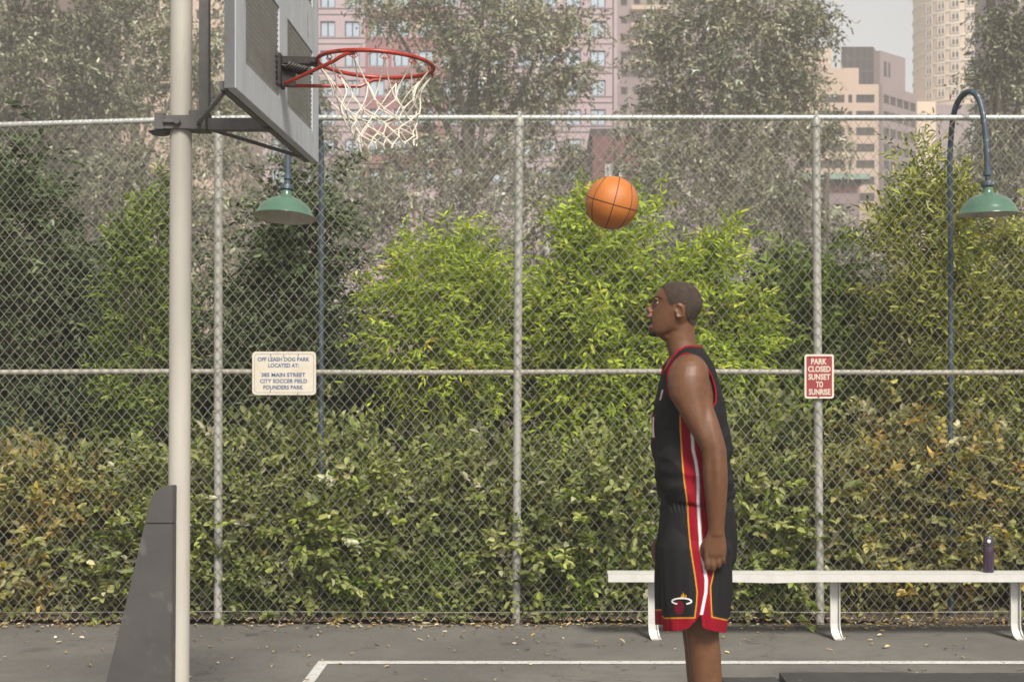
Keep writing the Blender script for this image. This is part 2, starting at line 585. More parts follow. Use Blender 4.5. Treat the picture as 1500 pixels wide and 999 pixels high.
def twig_leaves(r, orig, tdir, tlen, per, L, W, pal, sag=.25, side=.8, flat=.8, jit=.25):
    """leaves set alternately along twigs"""
    n = len(orig)
    tdir = tdir / (np.linalg.norm(tdir, axis=1)[:, None] + 1e-9)
    up = np.array([0, 0, 1.0])
    s = np.cross(tdir, up + r.normal(0, .3, (n, 3)))
    s /= np.linalg.norm(s, axis=1)[:, None] + 1e-9
    t = np.tile(np.linspace(.12, 1, per), (n, 1)) + r.normal(0, .03, (n, per))
    sign = np.tile(np.where(np.arange(per) % 2, 1, -1), (n, 1))
    pos = orig[:, None] + tdir[:, None] * (t * tlen[:, None])[..., None]
    pos[..., 2] -= sag * tlen[:, None] * t ** 2
    last = (np.arange(per) == per - 1)[None, :, None]
    d = tdir[:, None] * np.where(last, 1.0, .55) + s[:, None] * sign[..., None] * np.where(last, .05, side) + r.normal(0, jit, (n, per, 3))
    d[..., 2] -= sag * .8
    nr = up * flat + r.normal(0, .5, (n, per, 3))
    cl = pick_tint(r, n, pal)                       # leaves on one twig resemble one another
    ct = .6 * cl[:, None] + .4 * pick_tint(r, n * per, pal).reshape(n, per, 3)
    k = n * per
    return (pos.reshape(k, 3), d.reshape(k, 3), nr.reshape(k, 3), L * r.uniform(.65, 1.2, k), W * r.uniform(.7, 1.15, k), ct.reshape(k, 3))


def shrub_parts(r, root, rx, ry, z0, z1, n_clump, twigs, per, tl, L, W, pal, mat, twigmat, up=.4, sag=.25, shell=.55, narrow=0.0,
                stems=True, leafname='foliage', fold=.25, flat=.8, clumpr=.16, stemr=.012, side=.8):
    """a bushy plant in root's local frame: clumps spread over an uneven ellipsoid, twigs, leaves, stems"""
    c = []
    while len(c) < n_clump:
        p = r.uniform(-1, 1, 3)
        q = np.linalg.norm(p)
        if q > 1 or q < shell * r.uniform(.2, 1):
            continue
        p *= 1 + .42 * noise.noise(Vector(p * 1.9) + Vector((rx * 31, z1 * 17, 0)))
        hz = (p[2] + 1) / 2
        k = 1 - narrow * abs(hz - .45) * 1.2
        c.append((p[0] * rx * k, p[1] * ry * k, z0 + hz * (z1 - z0)))
    c = np.array(c)
    ctr = np.array([0, 0, z0 + (z1 - z0) * .42])
    rc = clumpr * min(rx, (z1 - z0) / 2)
    n = n_clump * twigs
    o = np.repeat(c, twigs, 0) + r.normal(0, rc, (n, 3))
    outw = (o - ctr) / np.array([rx, ry, (z1 - z0) / 2])
    outw /= np.linalg.norm(outw, axis=1)[:, None] + 1e-9
    td = outw * .75 + r.normal(0, .55, (n, 3)) + np.array([0, 0, up])
    o[:, 2] = np.maximum(o[:, 2], .03)
    lv = twig_leaves(r, o, td, tl * r.uniform(.6, 1.25, n), per, L, W, pal, sag=sag, flat=flat, side=side)
    lv[0][:, 2] = np.maximum(lv[0][:, 2], .015)
    leaf_mesh(leafname, *lv, mat, root, fold=fold)
    if stems:
        mb = MB()
        for i in range(0, n_clump, max(1, n_clump // 26)):
            e = c[i]
            b0 = np.array([r.normal(0, .06) * rx, r.normal(0, .06) * ry, 0])
            mid = b0 * .5 + e * .5 + np.array([-e[0] * .22, -e[1] * .22, (z1 - z0) * .03]) + r.normal(0, .03, 3)
            tt = np.linspace(0, 1, 7)[:, None]
            pts = (1 - tt) ** 2 * b0 + 2 * tt * (1 - tt) * mid + tt ** 2 * e
            mb.tube(pts, np.linspace(stemr, stemr * .3, 7), 5)
        if mb.n:
            v, f = mb.data()
            o2 = mesh_obj('stems', v + np.array(origin(root)), f, twigmat, root, smooth=True)


def tube_path(a, bnd, bend, k=9):
    t = np.linspace(0, 1, k)[:, None]
    a, bnd = np.asarray(a, float), np.asarray(bnd, float)
    return (1 - t) ** 2 * a + 2 * t * (1 - t) * ((a + bnd) / 2 + np.asarray(bend)) + t ** 2 * bnd


def tree(seed, label, px, Y, lean, trunk_h, clumps, r0, pal, leafL, leafW, per_twig, twigs, tl, group, bark):
    """clumps: list of (dx, dy, z, radius, n)"""
    r = np.random.default_rng(seed)
    x = (px - VX) / F * Y
    root = thing('tree', label, 'tree', (x, Y, 0), group)
    mb = MB()
    top = np.array([lean[0], lean[1], trunk_h])
    tp = tube_path((0, 0, -.1), top, (-lean[0] * .15, 0, 0), 12)
    mb.tube(tp, np.linspace(r0, r0 * .45, 12), 9)
    sub = []
    clumps = [(a, b_, c_, d_, max(10, int(n_ * .55))) for a, b_, c_, d_, n_ in clumps]
    for (dx, dy, z, rad, n) in clumps:
        e = np.array([dx, dy, z])
        st = tp[int(np.clip(z / trunk_h * 7, 4, 11))]
        mb.tube(tube_path(st, e, r.normal(0, .45, 3)), np.linspace(r0 * .48, r0 * .12, 9), 6)
        for j in range(n):
            p = r.normal(0, 1, 3)
            p /= np.linalg.norm(p)
            q = e + p * rad * r.uniform(.35, 1.0) * np.array([1, .8, .8])
            sub.append((q, e))
            if j % 3 == 0:
                mb.tube(tube_path(e + (q - e) * .02, q, r.normal(0, .12, 3), 6), np.linspace(r0 * .10, r0 * .03, 6), 4)
    v, f = mb.data()
    mesh_obj('trunk', v + np.array(root.location), f, bark, root, smooth=True)
    q = np.array([s[0] for s in sub])
    e = np.array([s[1] for s in sub])
    n = len(q) * twigs
    o = np.repeat(q, twigs, 0) + r.normal(0, .34, (n, 3))
    td = np.repeat(q - e, twigs, 0) * .3 + r.normal(0, .6, (n, 3)) + np.array([0, 0, -.25])
    lv = twig_leaves(r, o, td, tl * r.uniform(.5, 1.3, n), per_twig, leafL, leafW, pal, sag=.45, flat=.5, jit=.5)
    leaf_mesh('crown', *lv, M['leaf_gloss'], root, fold=.15)
    return root


# ------------------------------------------------------------------ far buildings
def window_mesh(name, w, h, fr, depth, frame_m, pane_m, nmull=1, hbar=False, arch=False):
    """one window: frame bars and panes, local x right, y into the wall, z up, origin at its centre"""
    mb = MB()
    mb.box((-w / 2, depth, -h / 2), (w / 2, depth + .05, h / 2), 1)
    mb.box((-w / 2, 0, -h / 2), (-w / 2 + fr, depth - .003, h / 2), 0)
    mb.box((w / 2 - fr, 0, -h / 2), (w / 2, depth - .003, h / 2), 0)
    mb.box((-w / 2 + fr, 0, -h / 2), (w / 2 - fr, depth - .003, -h / 2 + fr), 0)
    mb.box((-w / 2 + fr, 0, h / 2 - fr), (w / 2 - fr, depth - .003, h / 2), 0)
    for i in range(nmull):
        x = -w / 2 + w * (i + 1) / (nmull + 1)
        mb.box((x - fr / 2, .01, -h / 2 + fr), (x + fr / 2, depth - .004, h / 2 - fr), 0)
    if hbar:
        mb.box((-w / 2 + fr, .02, h * .25 - fr / 2), (w / 2 - fr, depth - .006, h * .25 + fr / 2), 0)
    if arch:
        a = np.linspace(0, math.pi, 9)
        mb.prism([(w / 2 * math.cos(t), h / 2 + w / 2 * math.sin(t)) for t in a], depth, depth + .05, 1)
    o = mb.build(name, [frame_m, pane_m])
    me = o.data
    bpy.data.objects.remove(o)
    return me


def put(name, me, loc, parent, rz=0):
    o = bpy.data.objects.new(name, me)
    COL.objects.link(o)
    o.parent = parent
    o.location = Vector(loc) - origin(parent)
    o.rotation_euler = (0, 0, rz)
    return o


def facade(root, wallmat, xs_win, zs_win, w, h, x0, x1, z0, z1, Y, thick, me, body_depth, roofmat, wallname='wall'):
    """front wall with real openings at the given window centres, one window object in each, body and roof behind"""
    us = sorted([x0, x1] + [x - w / 2 for x in xs_win] + [x + w / 2 for x in xs_win])
    ws = sorted([z0, z1] + [z - h / 2 for z in zs_win] + [z + h / 2 for z in zs_win])
    hole = lambda i, j: i % 2 == 1 and j % 2 == 1
    mb = MB().grid(us, ws, hole, lambda u, ww, t: (u, Y + t * thick, ww), thick)
    mb.box((x0, Y + thick + .003, z0), (x1, Y + body_depth, z1 - .3))
    mb.build(wallname, wallmat, root)
    for x in xs_win:
        for z in zs_win:
            put('window', me, (x, Y + .12, z), root)
    MB().box((x0 - .15, Y + .003, z1 + .003), (x1 + .15, Y + body_depth + .15, z1 + .5)).build('roof', roofmat, root)


# pink panelled block with burgundy bay and sky-reflecting windows
Y1 = 130.0
s1 = F / Y1
wx = lambda px, Y: (px - VX) / F * Y
wz = lambda py, Y: ZC - (py - VY) / F * Y
root = thing('office_building', 'pink panelled office block with rows of sky blue windows behind the hoop net', 'building', (wx(680, Y1), Y1, 0))
me = window_mesh('window', 22 / s1, 23 / s1, .07, .16, M['joint'], M['paneblue'], 1)
cols = [wx(480 + 36.0 * i, Y1) for i in range(-2, 12)]
rows = [wz(43 + 43 * k, Y1) for k in range(-1, 6)]
facade(root, M['pinkwall'], cols, rows, 22 / s1, 23 / s1, wx(385, Y1), wx(897, Y1), 0, wz(-60, Y1), Y1, .5, me, 18, M['roof'])
pan = MB()
for i in range(2, 7):
    xc = cols[i + 0]
for k, zc in enumerate(rows):
    pan.box((wx(538, Y1), Y1 - .05, zc + 12.5 / s1), (wx(662, Y1), Y1 - .003, zc + 30.5 / s1))
for px in (535.5, 569.5, 605.5, 641.5):
    pan.box((wx(px, Y1), Y1 - .048, 0), (wx(px + 4.0, Y1), Y1 - .004, wz(-60, Y1) - .3))
pan.build('burgundy_panel', M['burgundy'], root)
jt = MB()
for k, zc in enumerate(rows):
    for dz in (13.5, 22):
        for (xa, xb) in ((385, 535), (663, 897)):
            jt.box((wx(xa, Y1), Y1 - .02, zc - dz / s1 - .05), (wx(xb, Y1), Y1 - .0035, zc - dz / s1 + .05))
jt.build('panel_joint', M['joint'], root)

# mauve wing further back with small dark windows and sunlit tan balconies
Y2 = 165.0
s2 = F / Y2
root = thing('apartment_building', 'mauve apartment block with small dark windows behind the tree beside the ball', 'building', (wx(1030, Y2), Y2, 0))
me = window_mesh('window', 11.5 / s2, 12 / s2, .12, .2, M['mauvewall'], M['panedark'], 0)
cols = [wx(914 + 19.0 * i, Y2) for i in range(0, 13)]
rows = [wz(30 + 26 * k, Y2) for k in range(-1, 6)]
facade(root, M['mauvewall'], cols, rows, 11.5 / s2, 12 / s2, wx(899, Y2), wx(1168, Y2), 0, wz(-50, Y2), Y2, .5, me, 16, M['roof'])
for zc in rows[:4]:
    MB().box((wx(924, Y2), Y2 - 1.2, zc - 14 / s2), (wx(978, Y2), Y2 - .004, zc - 7.5 / s2)).build('balcony', M['tanwall'], root)
MB().box((wx(899, Y2), Y2 - .6, 0), (wx(903.5, Y2), Y2 - .004, wz(-50, Y2))).build('pilaster', M['pinkwall'], root)

# dark red brick stair tower behind the ball
Y3 = 95.0
s3 = F / Y3
root = thing('brick_building', 'dark red brick building with pale windows directly behind the ball', 'building', (wx(893, Y3), Y3, 0))
me = window_mesh('window', 13 / s3, 22 / s3, .06, .12, M['towerframe'], M['paneblue'], 1, True)
facade(root, M['darkbrick'], [wx(893, Y3), wx(908, Y3)], [wz(248, Y3), wz(300, Y3), wz(352, Y3)], 13 / s3, 22 / s3, wx(868, Y3), wx(935, Y3), 0, wz(200, Y3), Y3, .4, me, 7, M['joint'])
MB().column([(wx(868, Y3) - .003, Y3 + .02), (wx(857, Y3), Y3 + 3), (wx(857, Y3), Y3 + 6.8), (wx(868, Y3) - .003, Y3 + 6.8)], 0, wz(213, Y3)).build('side_wall', M['brownwall'], root)  # left face, its shade put in as a darker wall colour

# low block with a verdigris edge left of it
Y3 = 112.0
s3 = F / Y3
root = thing('low_building', 'low mauve building with pale green roof edge left of the ball', 'building', (wx(830, Y3), Y3, 0))
me = window_mesh('window', 10 / s3, 16 / s3, .06, .12, M['joint'], M['panedark'], 1)
facade(root, M['mauvewall'], [wx(818, Y3), wx(838, Y3)], [wz(285, Y3), wz(330, Y3)], 10 / s3, 16 / s3, wx(806, Y3), wx(856, Y3), 0, wz(268, Y3), Y3, .4, me, 6, M['verdigris'])
MB().box((wx(804, Y3), Y3 - .25, wz(264, Y3)), (wx(856, Y3), Y3 - .004, wz(254, Y3))).build('cornice', M['verdigris'], root)
MB().box((wx(806.5, Y3), Y3 - .15, wz(300, Y3)), (wx(811, Y3), Y3 - .005, wz(266, Y3))).build('pilaster', M['towerframe'], root)

# stepped tan stone building with strip windows and a dark glass top
Y4 = 180.0
s4 = F / Y4
root = thing('stone_building', 'stepped tan stone building with strip windows and dark glass top', 'building', (wx(1240, Y4), Y4, 0))
cx = wx(1287, Y4)
ex, ey = (1338 - VX) / F * 187.2, 187.2
wcols = [(1152, 1190), (1200, 1237), (1242.5, 1248.5), (1254, 1281)]
wrows = [145.0 + 24 * k for k in range(0, 7)]
us = sorted([wx(1140, Y4), cx] + [wx(p, Y4) for pr in wcols for p in pr])
ws = sorted([0, wz(124, Y4)] + [wz(q + d, Y4) for q in wrows for d in (-6, 6)])
mb = MB().grid(us, ws, lambda i, j: i % 2 == 1 and j % 2 == 1, lambda u, w, t: (u, Y4 + t * .6, w), .6)
mb.column([(us[0], Y4 + .605), (cx - .01, Y4 + .605), (ex - .5, ey + .1), (ex - 3, Y4 + 16), (us[0], Y4 + 16)], 0, wz(124, Y4) - .3)
# lower left terrace block and upper storeys
mb.column([(wx(1140, Y4), Y4 + .02), (wx(1258, Y4), Y4 + .02), (wx(1258, Y4), Y4 + 9), (wx(1140, Y4), Y4 + 9)], wz(124, Y4) + .004, wz(100, Y4))
mb.column([(wx(1180, Y4), Y4 + 6), (wx(1232, Y4), Y4 + 6), (wx(1232, Y4), Y4 + 14), (wx(1180, Y4), Y4 + 14)], wz(100, Y4) + .004, wz(70, Y4 + 6))
mb.build('wall', M['tanwall'], root)
# side wall, its shade put into a mauve colour, running back from the corner, stepped down to the back
sd = np.array([ex - cx, ey - Y4])
sl = np.linalg.norm(sd)
sd /= sl
sn = np.array([sd[1], -sd[0]])
srows = [wz(q, Y4) for q in wrows]
us2 = [0.0] + sorted(sl * (.03 + .19 * i + e) for i in range(5) for e in (.01, .175)) + [sl]
ws2 = sorted([0, wz(124, Y4)] + [z + d / s4 for z in srows for d in (-6.5, 6.5)])
mb = MB().grid(us2, ws2, lambda i, j: i % 2 == 1 and j % 2 == 1,
               lambda u, w, t: (cx + .002 + sd[0] * u + sn[0] * .5 * (1 - t), Y4 + sd[1] * u + sn[1] * .5 * (1 - t), w), .5)
up0 = np.array([cx, Y4]) + sd * 1.0 - sn * .3
up1 = np.array([cx, Y4]) + sd * sl * .76
up2, up3 = up1 - sn * 2.2, up0 - sn * 2.2
mb.column([tuple(up0), tuple(up1), tuple(up2), tuple(up3)], wz(124, Y4) + .004, wz(72, Y4))
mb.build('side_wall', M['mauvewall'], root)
for i in range(5):
    for z in srows:
        a = sl * (.03 + .19 * i + .01)
        w = sl * .165
        m2 = bpy.data.meshes.get('side_window') or None
        if m2 is None:
            m2 = window_mesh('side_window', w, 13 / s4, .06, .15, M['joint'], M['panedark'], 1)
        c2 = np.array([cx, Y4]) + sd * (a + w / 2) + sn * .38
        put('window', m2, (c2[0], c2[1], z), root, math.atan2(sd[1], sd[0]))
for (pa, pb) in wcols:
    w = (pb - pa) / s4
    m2 = window_mesh('strip_window', w, 12 / s4, .06, .2, M['joint'], M['panedark'], max(0, int(w / 1.4)))
    for q in wrows:
        put('window', m2, ((wx(pa, Y4) + wx(pb, Y4)) / 2, Y4 + .12, wz(q, Y4)), root)
gb = MB()
gy = Y4 + .9
gb.column([(wx(1232, gy), gy), (wx(1279, gy), gy), (wx(1287, gy + 4), gy + 4), (wx(1232, gy + 4), gy + 4)], wz(124, Y4) + .004, wz(69, gy))
gb.build('glass_top', M['panedark'], root)
gm = MB()
for i in range(6):
    x = wx(1232 + 9.3 * i, gy)
    gm.box((x, gy - .12, wz(123, Y4)), (x + .12, gy - .004, wz(69.5, gy)))
for py in (88, 106):
    gm.box((wx(1232, gy), gy - .10, wz(py, gy)), (wx(1279, gy), gy - .005, wz(py, gy) + .15))
gm.build('mullion', M['joint'], root)
st = MB()
for i in range(5):
    p = up0 + sd * (.9 + 1.05 * i) + sn * .06
    q = p + sd * .6
    st.bar((p[0], p[1], wz(97, Y4)), (q[0], q[1], wz(97, Y4)), .12, 22 / s4)
st.build('slot_windows', M['panedark'], root)

# round cream tower with a grid of paired windows and an arched lower wing
Y5 = 240.0
s5 = F / Y5
R5 = 84 / s5
cx5, cy5 = wx(1421, Y5 + R5), Y5 + R5
root = thing('round_tower', 'tall round cream tower with a grid of paired windows', 'building', (cx5, cy5, 0))
ztop = wz(-160, Y5)
mb = MB().lathe([(R5, wz(152, Y5)), (R5, ztop)], (cx5, cy5, 0), 48)
mb.build('wall', M['towerwall'], root)
me = window_mesh('window', 12.5 / s5, 13.5 / s5, .16, .12, M['towerframe'], M['panedark'], 1, True)
for i in range(-4, 4):
    a = -math.pi / 2 + i * .255 - .02
    for k in range(-2, 7):
        p = (cx5 + (R5 + .24) * math.cos(a), cy5 + (R5 + .24) * math.sin(a), wz(21 + 18.6 * k, Y5))
        put('window', me, p, root, a + math.pi / 2)
sp = MB()
for k in range(-3, 7):
    z = wz(21 + 18.6 * k + 9.3, Y5)
    sp.lathe([(R5 + .02, z - .25), (R5 + .16, z - .2), (R5 + .16, z + .1), (R5 + .02, z + .15)], (cx5, cy5, 0), 48, cap0=False, cap1=False)
sp.build('string_course', M['towerframe'], root)
wing = MB()
wing.box((wx(1337, Y5 - 2), Y5 - 2, 0), (wx(1371, Y5 - 2), Y5 + 12, wz(149, Y5 - 2)))
wing.build('wing', M['towerwall'], root)
MB().box((wx(1371.3, Y5 - 1), Y5 - 1, 0), (wx(1420, Y5 - 1), Y5 + 12, wz(155, Y5))).build('shade_painted_wing', M['mauvewall'], root)  # mauve colour carries the shade on the wing's right side
me = window_mesh('arch_window', 7 / s5, 11 / s5, .14, .12, M['towerframe'], M['panedark'], 1, False, True)
me2 = window_mesh('slit_window', 3 / s5, 9 / s5, .1, .12, M['towerframe'], M['panedark'], 0)
for py in (175, 197, 218, 240, 262):
    put('window', me, (wx(1352.5, Y5 - 2), Y5 - 2.125, wz(py, Y5)), root)
    put('window', me2, (wx(1346, Y5 - 2), Y5 - 2.125, wz(py + 1, Y5)), root)
    put('window', me2, (wx(1359, Y5 - 2), Y5 - 2.125, wz(py + 1, Y5)), root)

# small brick house with a green roof edge, right of the right-hand fence post
Y6 = 90.0
s6 = F / Y6
root = thing('brick_house', 'small mauve brick house with pale green roof edge beside the fence post', 'house', (wx(1220, Y6), Y6, 0))
me = window_mesh('window', 17 / s6, 26 / s6, .08, .12, M['joint'], M['mauvewall'], 1)
facade(root, M['mauvewall'], [wx(1198, Y6), wx(1228, Y6)], [wz(312, Y6)], 17 / s6, 26 / s6, wx(1178, Y6), wx(1259, Y6), 0, wz(272, Y6), Y6, .4, me, 8, M['roof'])
MB().box((wx(1172, Y6), Y6 - .5, wz(264, Y6)), (wx(1272, Y6), Y6 + 8.5, wz(256, Y6))).build('roof_edge', M['verdigris'], root)
sl_ = MB()
for i in range(22):
    x = wx(1180 + 3.5 * i, Y6)
    sl_.box((x, Y6 - .12, wz(281, Y6)), (x + .07, Y6 - .004, wz(275, Y6)))
sl_.build('lattice', M['darkbrick'], root)

# tan and brown buildings glimpsed between the trees on the left and right
Y7 = 150.0
s7 = F / Y7
root = thing('apartment_block', 'tan apartment block glimpsed between the trees left of the pole', 'building', (wx(240, Y7), Y7, 0))
me = window_mesh('window', 12 / s7, 15 / s7, .1, .15, M['tanwall'], M['panedark'], 0)
facade(root, M['tanwall'], [wx(172 + 24 * i, Y7) for i in range(8)], [wz(22 + 27 * k, Y7) for k in range(-1, 6)], 12 / s7, 15 / s7, wx(158, Y7), wx(360, Y7), 0, wz(-50, Y7), Y7, .5, me, 14, M['roof'])
Y8 = 125.0
s8 = F / Y8
root = thing('brown_building', 'dark brown building glimpsed through the trees at the far left', 'building', (wx(60, Y8), Y8, 0))
me = window_mesh('window', 13 / s8, 17 / s8, .1, .15, M['brownwall'], M['panedark'], 1)
facade(root, M['brownwall'], [wx(-40 + 30 * i, Y8) for i in range(5)], [wz(30 + 34 * k, Y8) for k in range(-1, 6)], 13 / s8, 17 / s8, wx(-70, Y8), wx(108, Y8), 0, wz(-50, Y8), Y8, .5, me, 14, M['roof'])
Y9 = 150.0
s9 = F / Y9
root = thing('mauve_building', 'pale mauve building glimpsed behind the tree at the far right', 'building', (wx(1530, Y9), Y9, 0))
me = window_mesh('window', 12 / s9, 14 / s9, .1, .15, M['towerframe'], M['panedark'], 1)
facade(root, M['mauvewall'], [wx(1492 + 24 * i, Y9) for i in range(5)], [wz(20 + 27 * k, Y9) for k in range(-1, 6)], 12 / s9, 14 / s9, wx(1478, Y9), wx(1620, Y9), 0, wz(-40, Y9), Y9, .5, me, 12, M['roof'])

# ------------------------------------------------------------------ trees beyond the planting
EUC = [(0.155, 0.155, 0.077, 4), (0.273, 0.27, 0.147, 3), (0.056, 0.057, 0.033, 3.5), (0.559, 0.54, 0.333, 2), (0.736, 0.8, 0.665, 1.2)]  # cream and pale tints carry leaf glints and haze in the colour
EUC2 = [(0.114, 0.124, 0.068, 4), (0.191, 0.202, 0.111, 3), (0.045, 0.049, 0.032, 3.5), (0.383, 0.39, 0.235, 1.6), (0.736, 0.78, 0.556, 0.7)]  # darker mix, its few cream tints also painted glints
GT = 'tall trees between the fence and the buildings'
s = lambda Y: F / Y


def cl(px0, Y, items):
    """clumps from photo positions: (px, py, dY, radius px, n)"""
    out = []
    for px, py, dY, rp, n in items:
        YY = Y + dY
        out.append(((px - VX) / F * YY - (px0 - VX) / F * Y, dY, wz(py, YY), rp / F * YY, n))
    return out


tree(11, 'olive green tree with a leaning bare trunk at the far left', 5, 65, (3.80, 0.57), 18.1,
     cl(5, 65, [(30, 20, 0, 75, 70), (120, 40, 1, 70, 60), (60, 120, -1, 80, 70), (-50, 80, 0, 90, 50), (150, 130, 1.5, 65, 50), (70, -90, 0, 100, 60), (0, 200, 0, 70, 50), (110, 215, .5, 60, 40)]),
     0.40, EUC2, .26, .11, 8, 11, .85, GT, M['bark'])
tree(12, 'thin olive tree with pale branches left of the hoop pole', 215, 70, (-1.14, 0.38), 19.0,
     cl(215, 70, [(215, 10, 0, 55, 45), (245, 90, 1, 60, 45), (185, 150, 0, 55, 36), (290, 60, -1, 60, 45), (315, 150, 0, 55, 40), (230, -90, 0, 100, 50), (270, 220, 0, 70, 45)]),
     0.27, EUC, .26, .11, 8, 11, .85, GT, M['palebark'])
tree(13, 'large pale olive tree right of the net, in the middle', 668, 72, (0.95, 0.76), 18.1,
     cl(668, 72, [(640, 30, 0, 60, 55), (720, 50, -1, 80, 90), (800, 30, 0, 75, 70), (690, 130, .5, 75, 75), (610, 130, 0, 45, 26), (770, 150, 1, 70, 60), (560, 12, 0, 45, 24),
                  (840, 110, 0, 45, 36), (720, -80, 0, 130, 80), (650, 230, .5, 75, 60), (770, 245, 0, 75, 55), (560, 240, 0, 60, 36), (700, 320, 0, 80, 50), (830, 240, 0, 35, 16)]),
     0.43, EUC, .26, .11, 8, 11, .85, GT, M['bark'])
tree(14, 'large pale olive tree behind the person, left of the tan building', 1075, 68, (-0.57, 0.57), 18.1,
     cl(1075, 68, [(1030, 40, 0, 70, 70), (1110, 30, -1, 80, 85), (1185, 40, 0, 50, 46), (1060, 130, .5, 80, 85), (1150, 120, 0, 65, 60), (965, 60, 0, 50, 34), (975, 150, 1, 60, 46),
                   (1180, 135, .5, 40, 28), (1090, -90, 0, 130, 80), (1010, 235, 0, 75, 60), (1110, 225, 0, 80, 70), (1060, 310, 0, 80, 50), (1215, 195, 0, 40, 26), (930, 200, 0, 38, 20)]),
     0.43, EUC, .26, .11, 8, 11, .85, GT, M['bark'])
tree(15, 'grey green tree with dark limbs at the far right', 1490, 63, (-1.14, 0.38), 19.0,
     cl(1475, 63, [(1458, 40, 0, 44, 45), (1500, 90, 1, 65, 60), (1438, 105, 0, 34, 26), (1530, 20, 0, 80, 50), (1470, -80, 0, 80, 50), (1480, 190, 0, 75, 60), (1440, 240, 0, 60, 42), (1545, 200, 0, 70, 40)]),
     0.40, EUC2, .26, .11, 8, 11, .85, GT, M['bark'])
tree(16, 'shaded olive tree standing behind the backboard', 420, 78, (0.57, 0.38), 19.0,
     cl(420, 78, [(380, 60, 0, 60, 40), (440, 150, 0, 65, 50), (350, 190, 0, 65, 50), (460, 250, 0, 70, 46), (400, 300, 0, 75, 46), (400, -60, 0, 90, 40), (510, 330, 0, 60, 36)]),
     0.36, EUC2, .26, .11, 8, 11, .85, GT, M['bark'])
tree(17, 'bushy dark olive tree low behind the bright bush in the middle', 890, 57, (0.38, 0.38), 10.4,
     cl(890, 57, [(820, 330, 0, 70, 50), (930, 350, 0, 80, 50), (880, 420, 0, 90, 50), (1010, 370, 0, 60, 40), (740, 380, 0, 70, 40), (950, 270, 0, 45, 26), (620, 350, 0, 80, 50), (530, 300, 0, 60, 40), (450, 380, 0, 80, 44)]),
     0.25, EUC2, .26, .11, 8, 11, .85, GT, M['bark'])
tree(18, 'bushy olive tree low behind the right-hand sign', 1200, 57, (0.38, 0.38), 9.5,
     cl(1200, 57, [(1170, 350, 0, 80, 50), (1270, 380, 0, 80, 50), (1120, 290, 0, 55, 34), (1210, 430, 0, 90, 50), (1420, 330, 0, 80, 50), (1490, 400, 0, 80, 40)]),
     0.25, EUC2, .26, .11, 8, 11, .85, GT, M['bark'])
tree(19, 'bushy dark olive tree low behind the left part of the fence', 170, 55, (0.38, 0.38), 10.4,
     cl(170, 55, [(60, 290, 0, 90, 50), (180, 280, 0, 80, 50), (280, 300, 0, 80, 46), (20, 400, 0, 100, 50), (150, 400, 0, 100, 50), (320, 400, 0, 90, 40)]),
     0.25, EUC2, .26, .11, 8, 11, .85, GT, M['bark'])

# ------------------------------------------------------------------ shrubs right behind the fence
BRIGHT = [(0.351, 0.447, 0.039, 4), (0.474, 0.58, 0.06, 3), (0.229, 0.316, 0.033, 3), (0.667, 0.702, 0.107, 0.9), (0.702, 0.491, 0.072, 0.15)]
MID = [(0.164, 0.239, 0.039, 4), (0.247, 0.321, 0.052, 3), (0.099, 0.148, 0.03, 3), (0.394, 0.444, 0.114, 0.8)]
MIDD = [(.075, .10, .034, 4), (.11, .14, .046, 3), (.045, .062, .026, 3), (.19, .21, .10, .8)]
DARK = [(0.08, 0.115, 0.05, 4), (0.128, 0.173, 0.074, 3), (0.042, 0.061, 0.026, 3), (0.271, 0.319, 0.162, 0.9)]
YEL = [(0.244, 0.276, 0.035, 4), (0.324, 0.348, 0.046, 3), (0.145, 0.179, 0.028, 3), (0.518, 0.454, 0.082, 0.8), (0.68, 0.616, 0.257, 0.3)]
SILV = [(.20, .25, .040, 4), (.31, .36, .075, 3), (.075, .12, .020, 3), (.46, .47, .16, 1.2), (.78, .74, .55, .45), (.46, .28, .04, .12)]
SILV_O = [(0.204, 0.216, 0.045, 3), (0.312, 0.312, 0.081, 3), (0.096, 0.114, 0.027, 2.5), (0.6, 0.348, 0.049, 1.1), (0.66, 0.54, 0.097, 1.1), (0.8, 0.744, 0.454, 0.45)]
BOX = [(0.161, 0.258, 0.029, 4), (0.241, 0.338, 0.045, 3), (0.097, 0.161, 0.023, 3)]


def shrub(seed, name, label, px0, px1, py0, py1, Y, pal, leafL, leafW, n_clump, twigs, per, tl, mat='leaf', tw='twig', depth=.75, group=None, **k):
    """photo extents: px0..px1 wide, py0 (top) .. py1 (bottom of the leafy part)"""
    r = np.random.default_rng(seed)
    e_ = min(24, (px1 - px0) * .13)
    px0, px1, py0 = px0 + e_, px1 - e_, py0 + 24
    root = thing(name, label, 'shrub', (wx((px0 + px1) / 2, Y), Y, .04), group)
    rx = (px1 - px0) / 2 / F * Y
    shrub_parts(r, root, rx, max(.35, rx * depth), max(.05, wz(py1, Y)), wz(py0, Y), n_clump, twigs, per, tl, leafL, leafW, pal, M[mat], M[tw], **k)
    return root


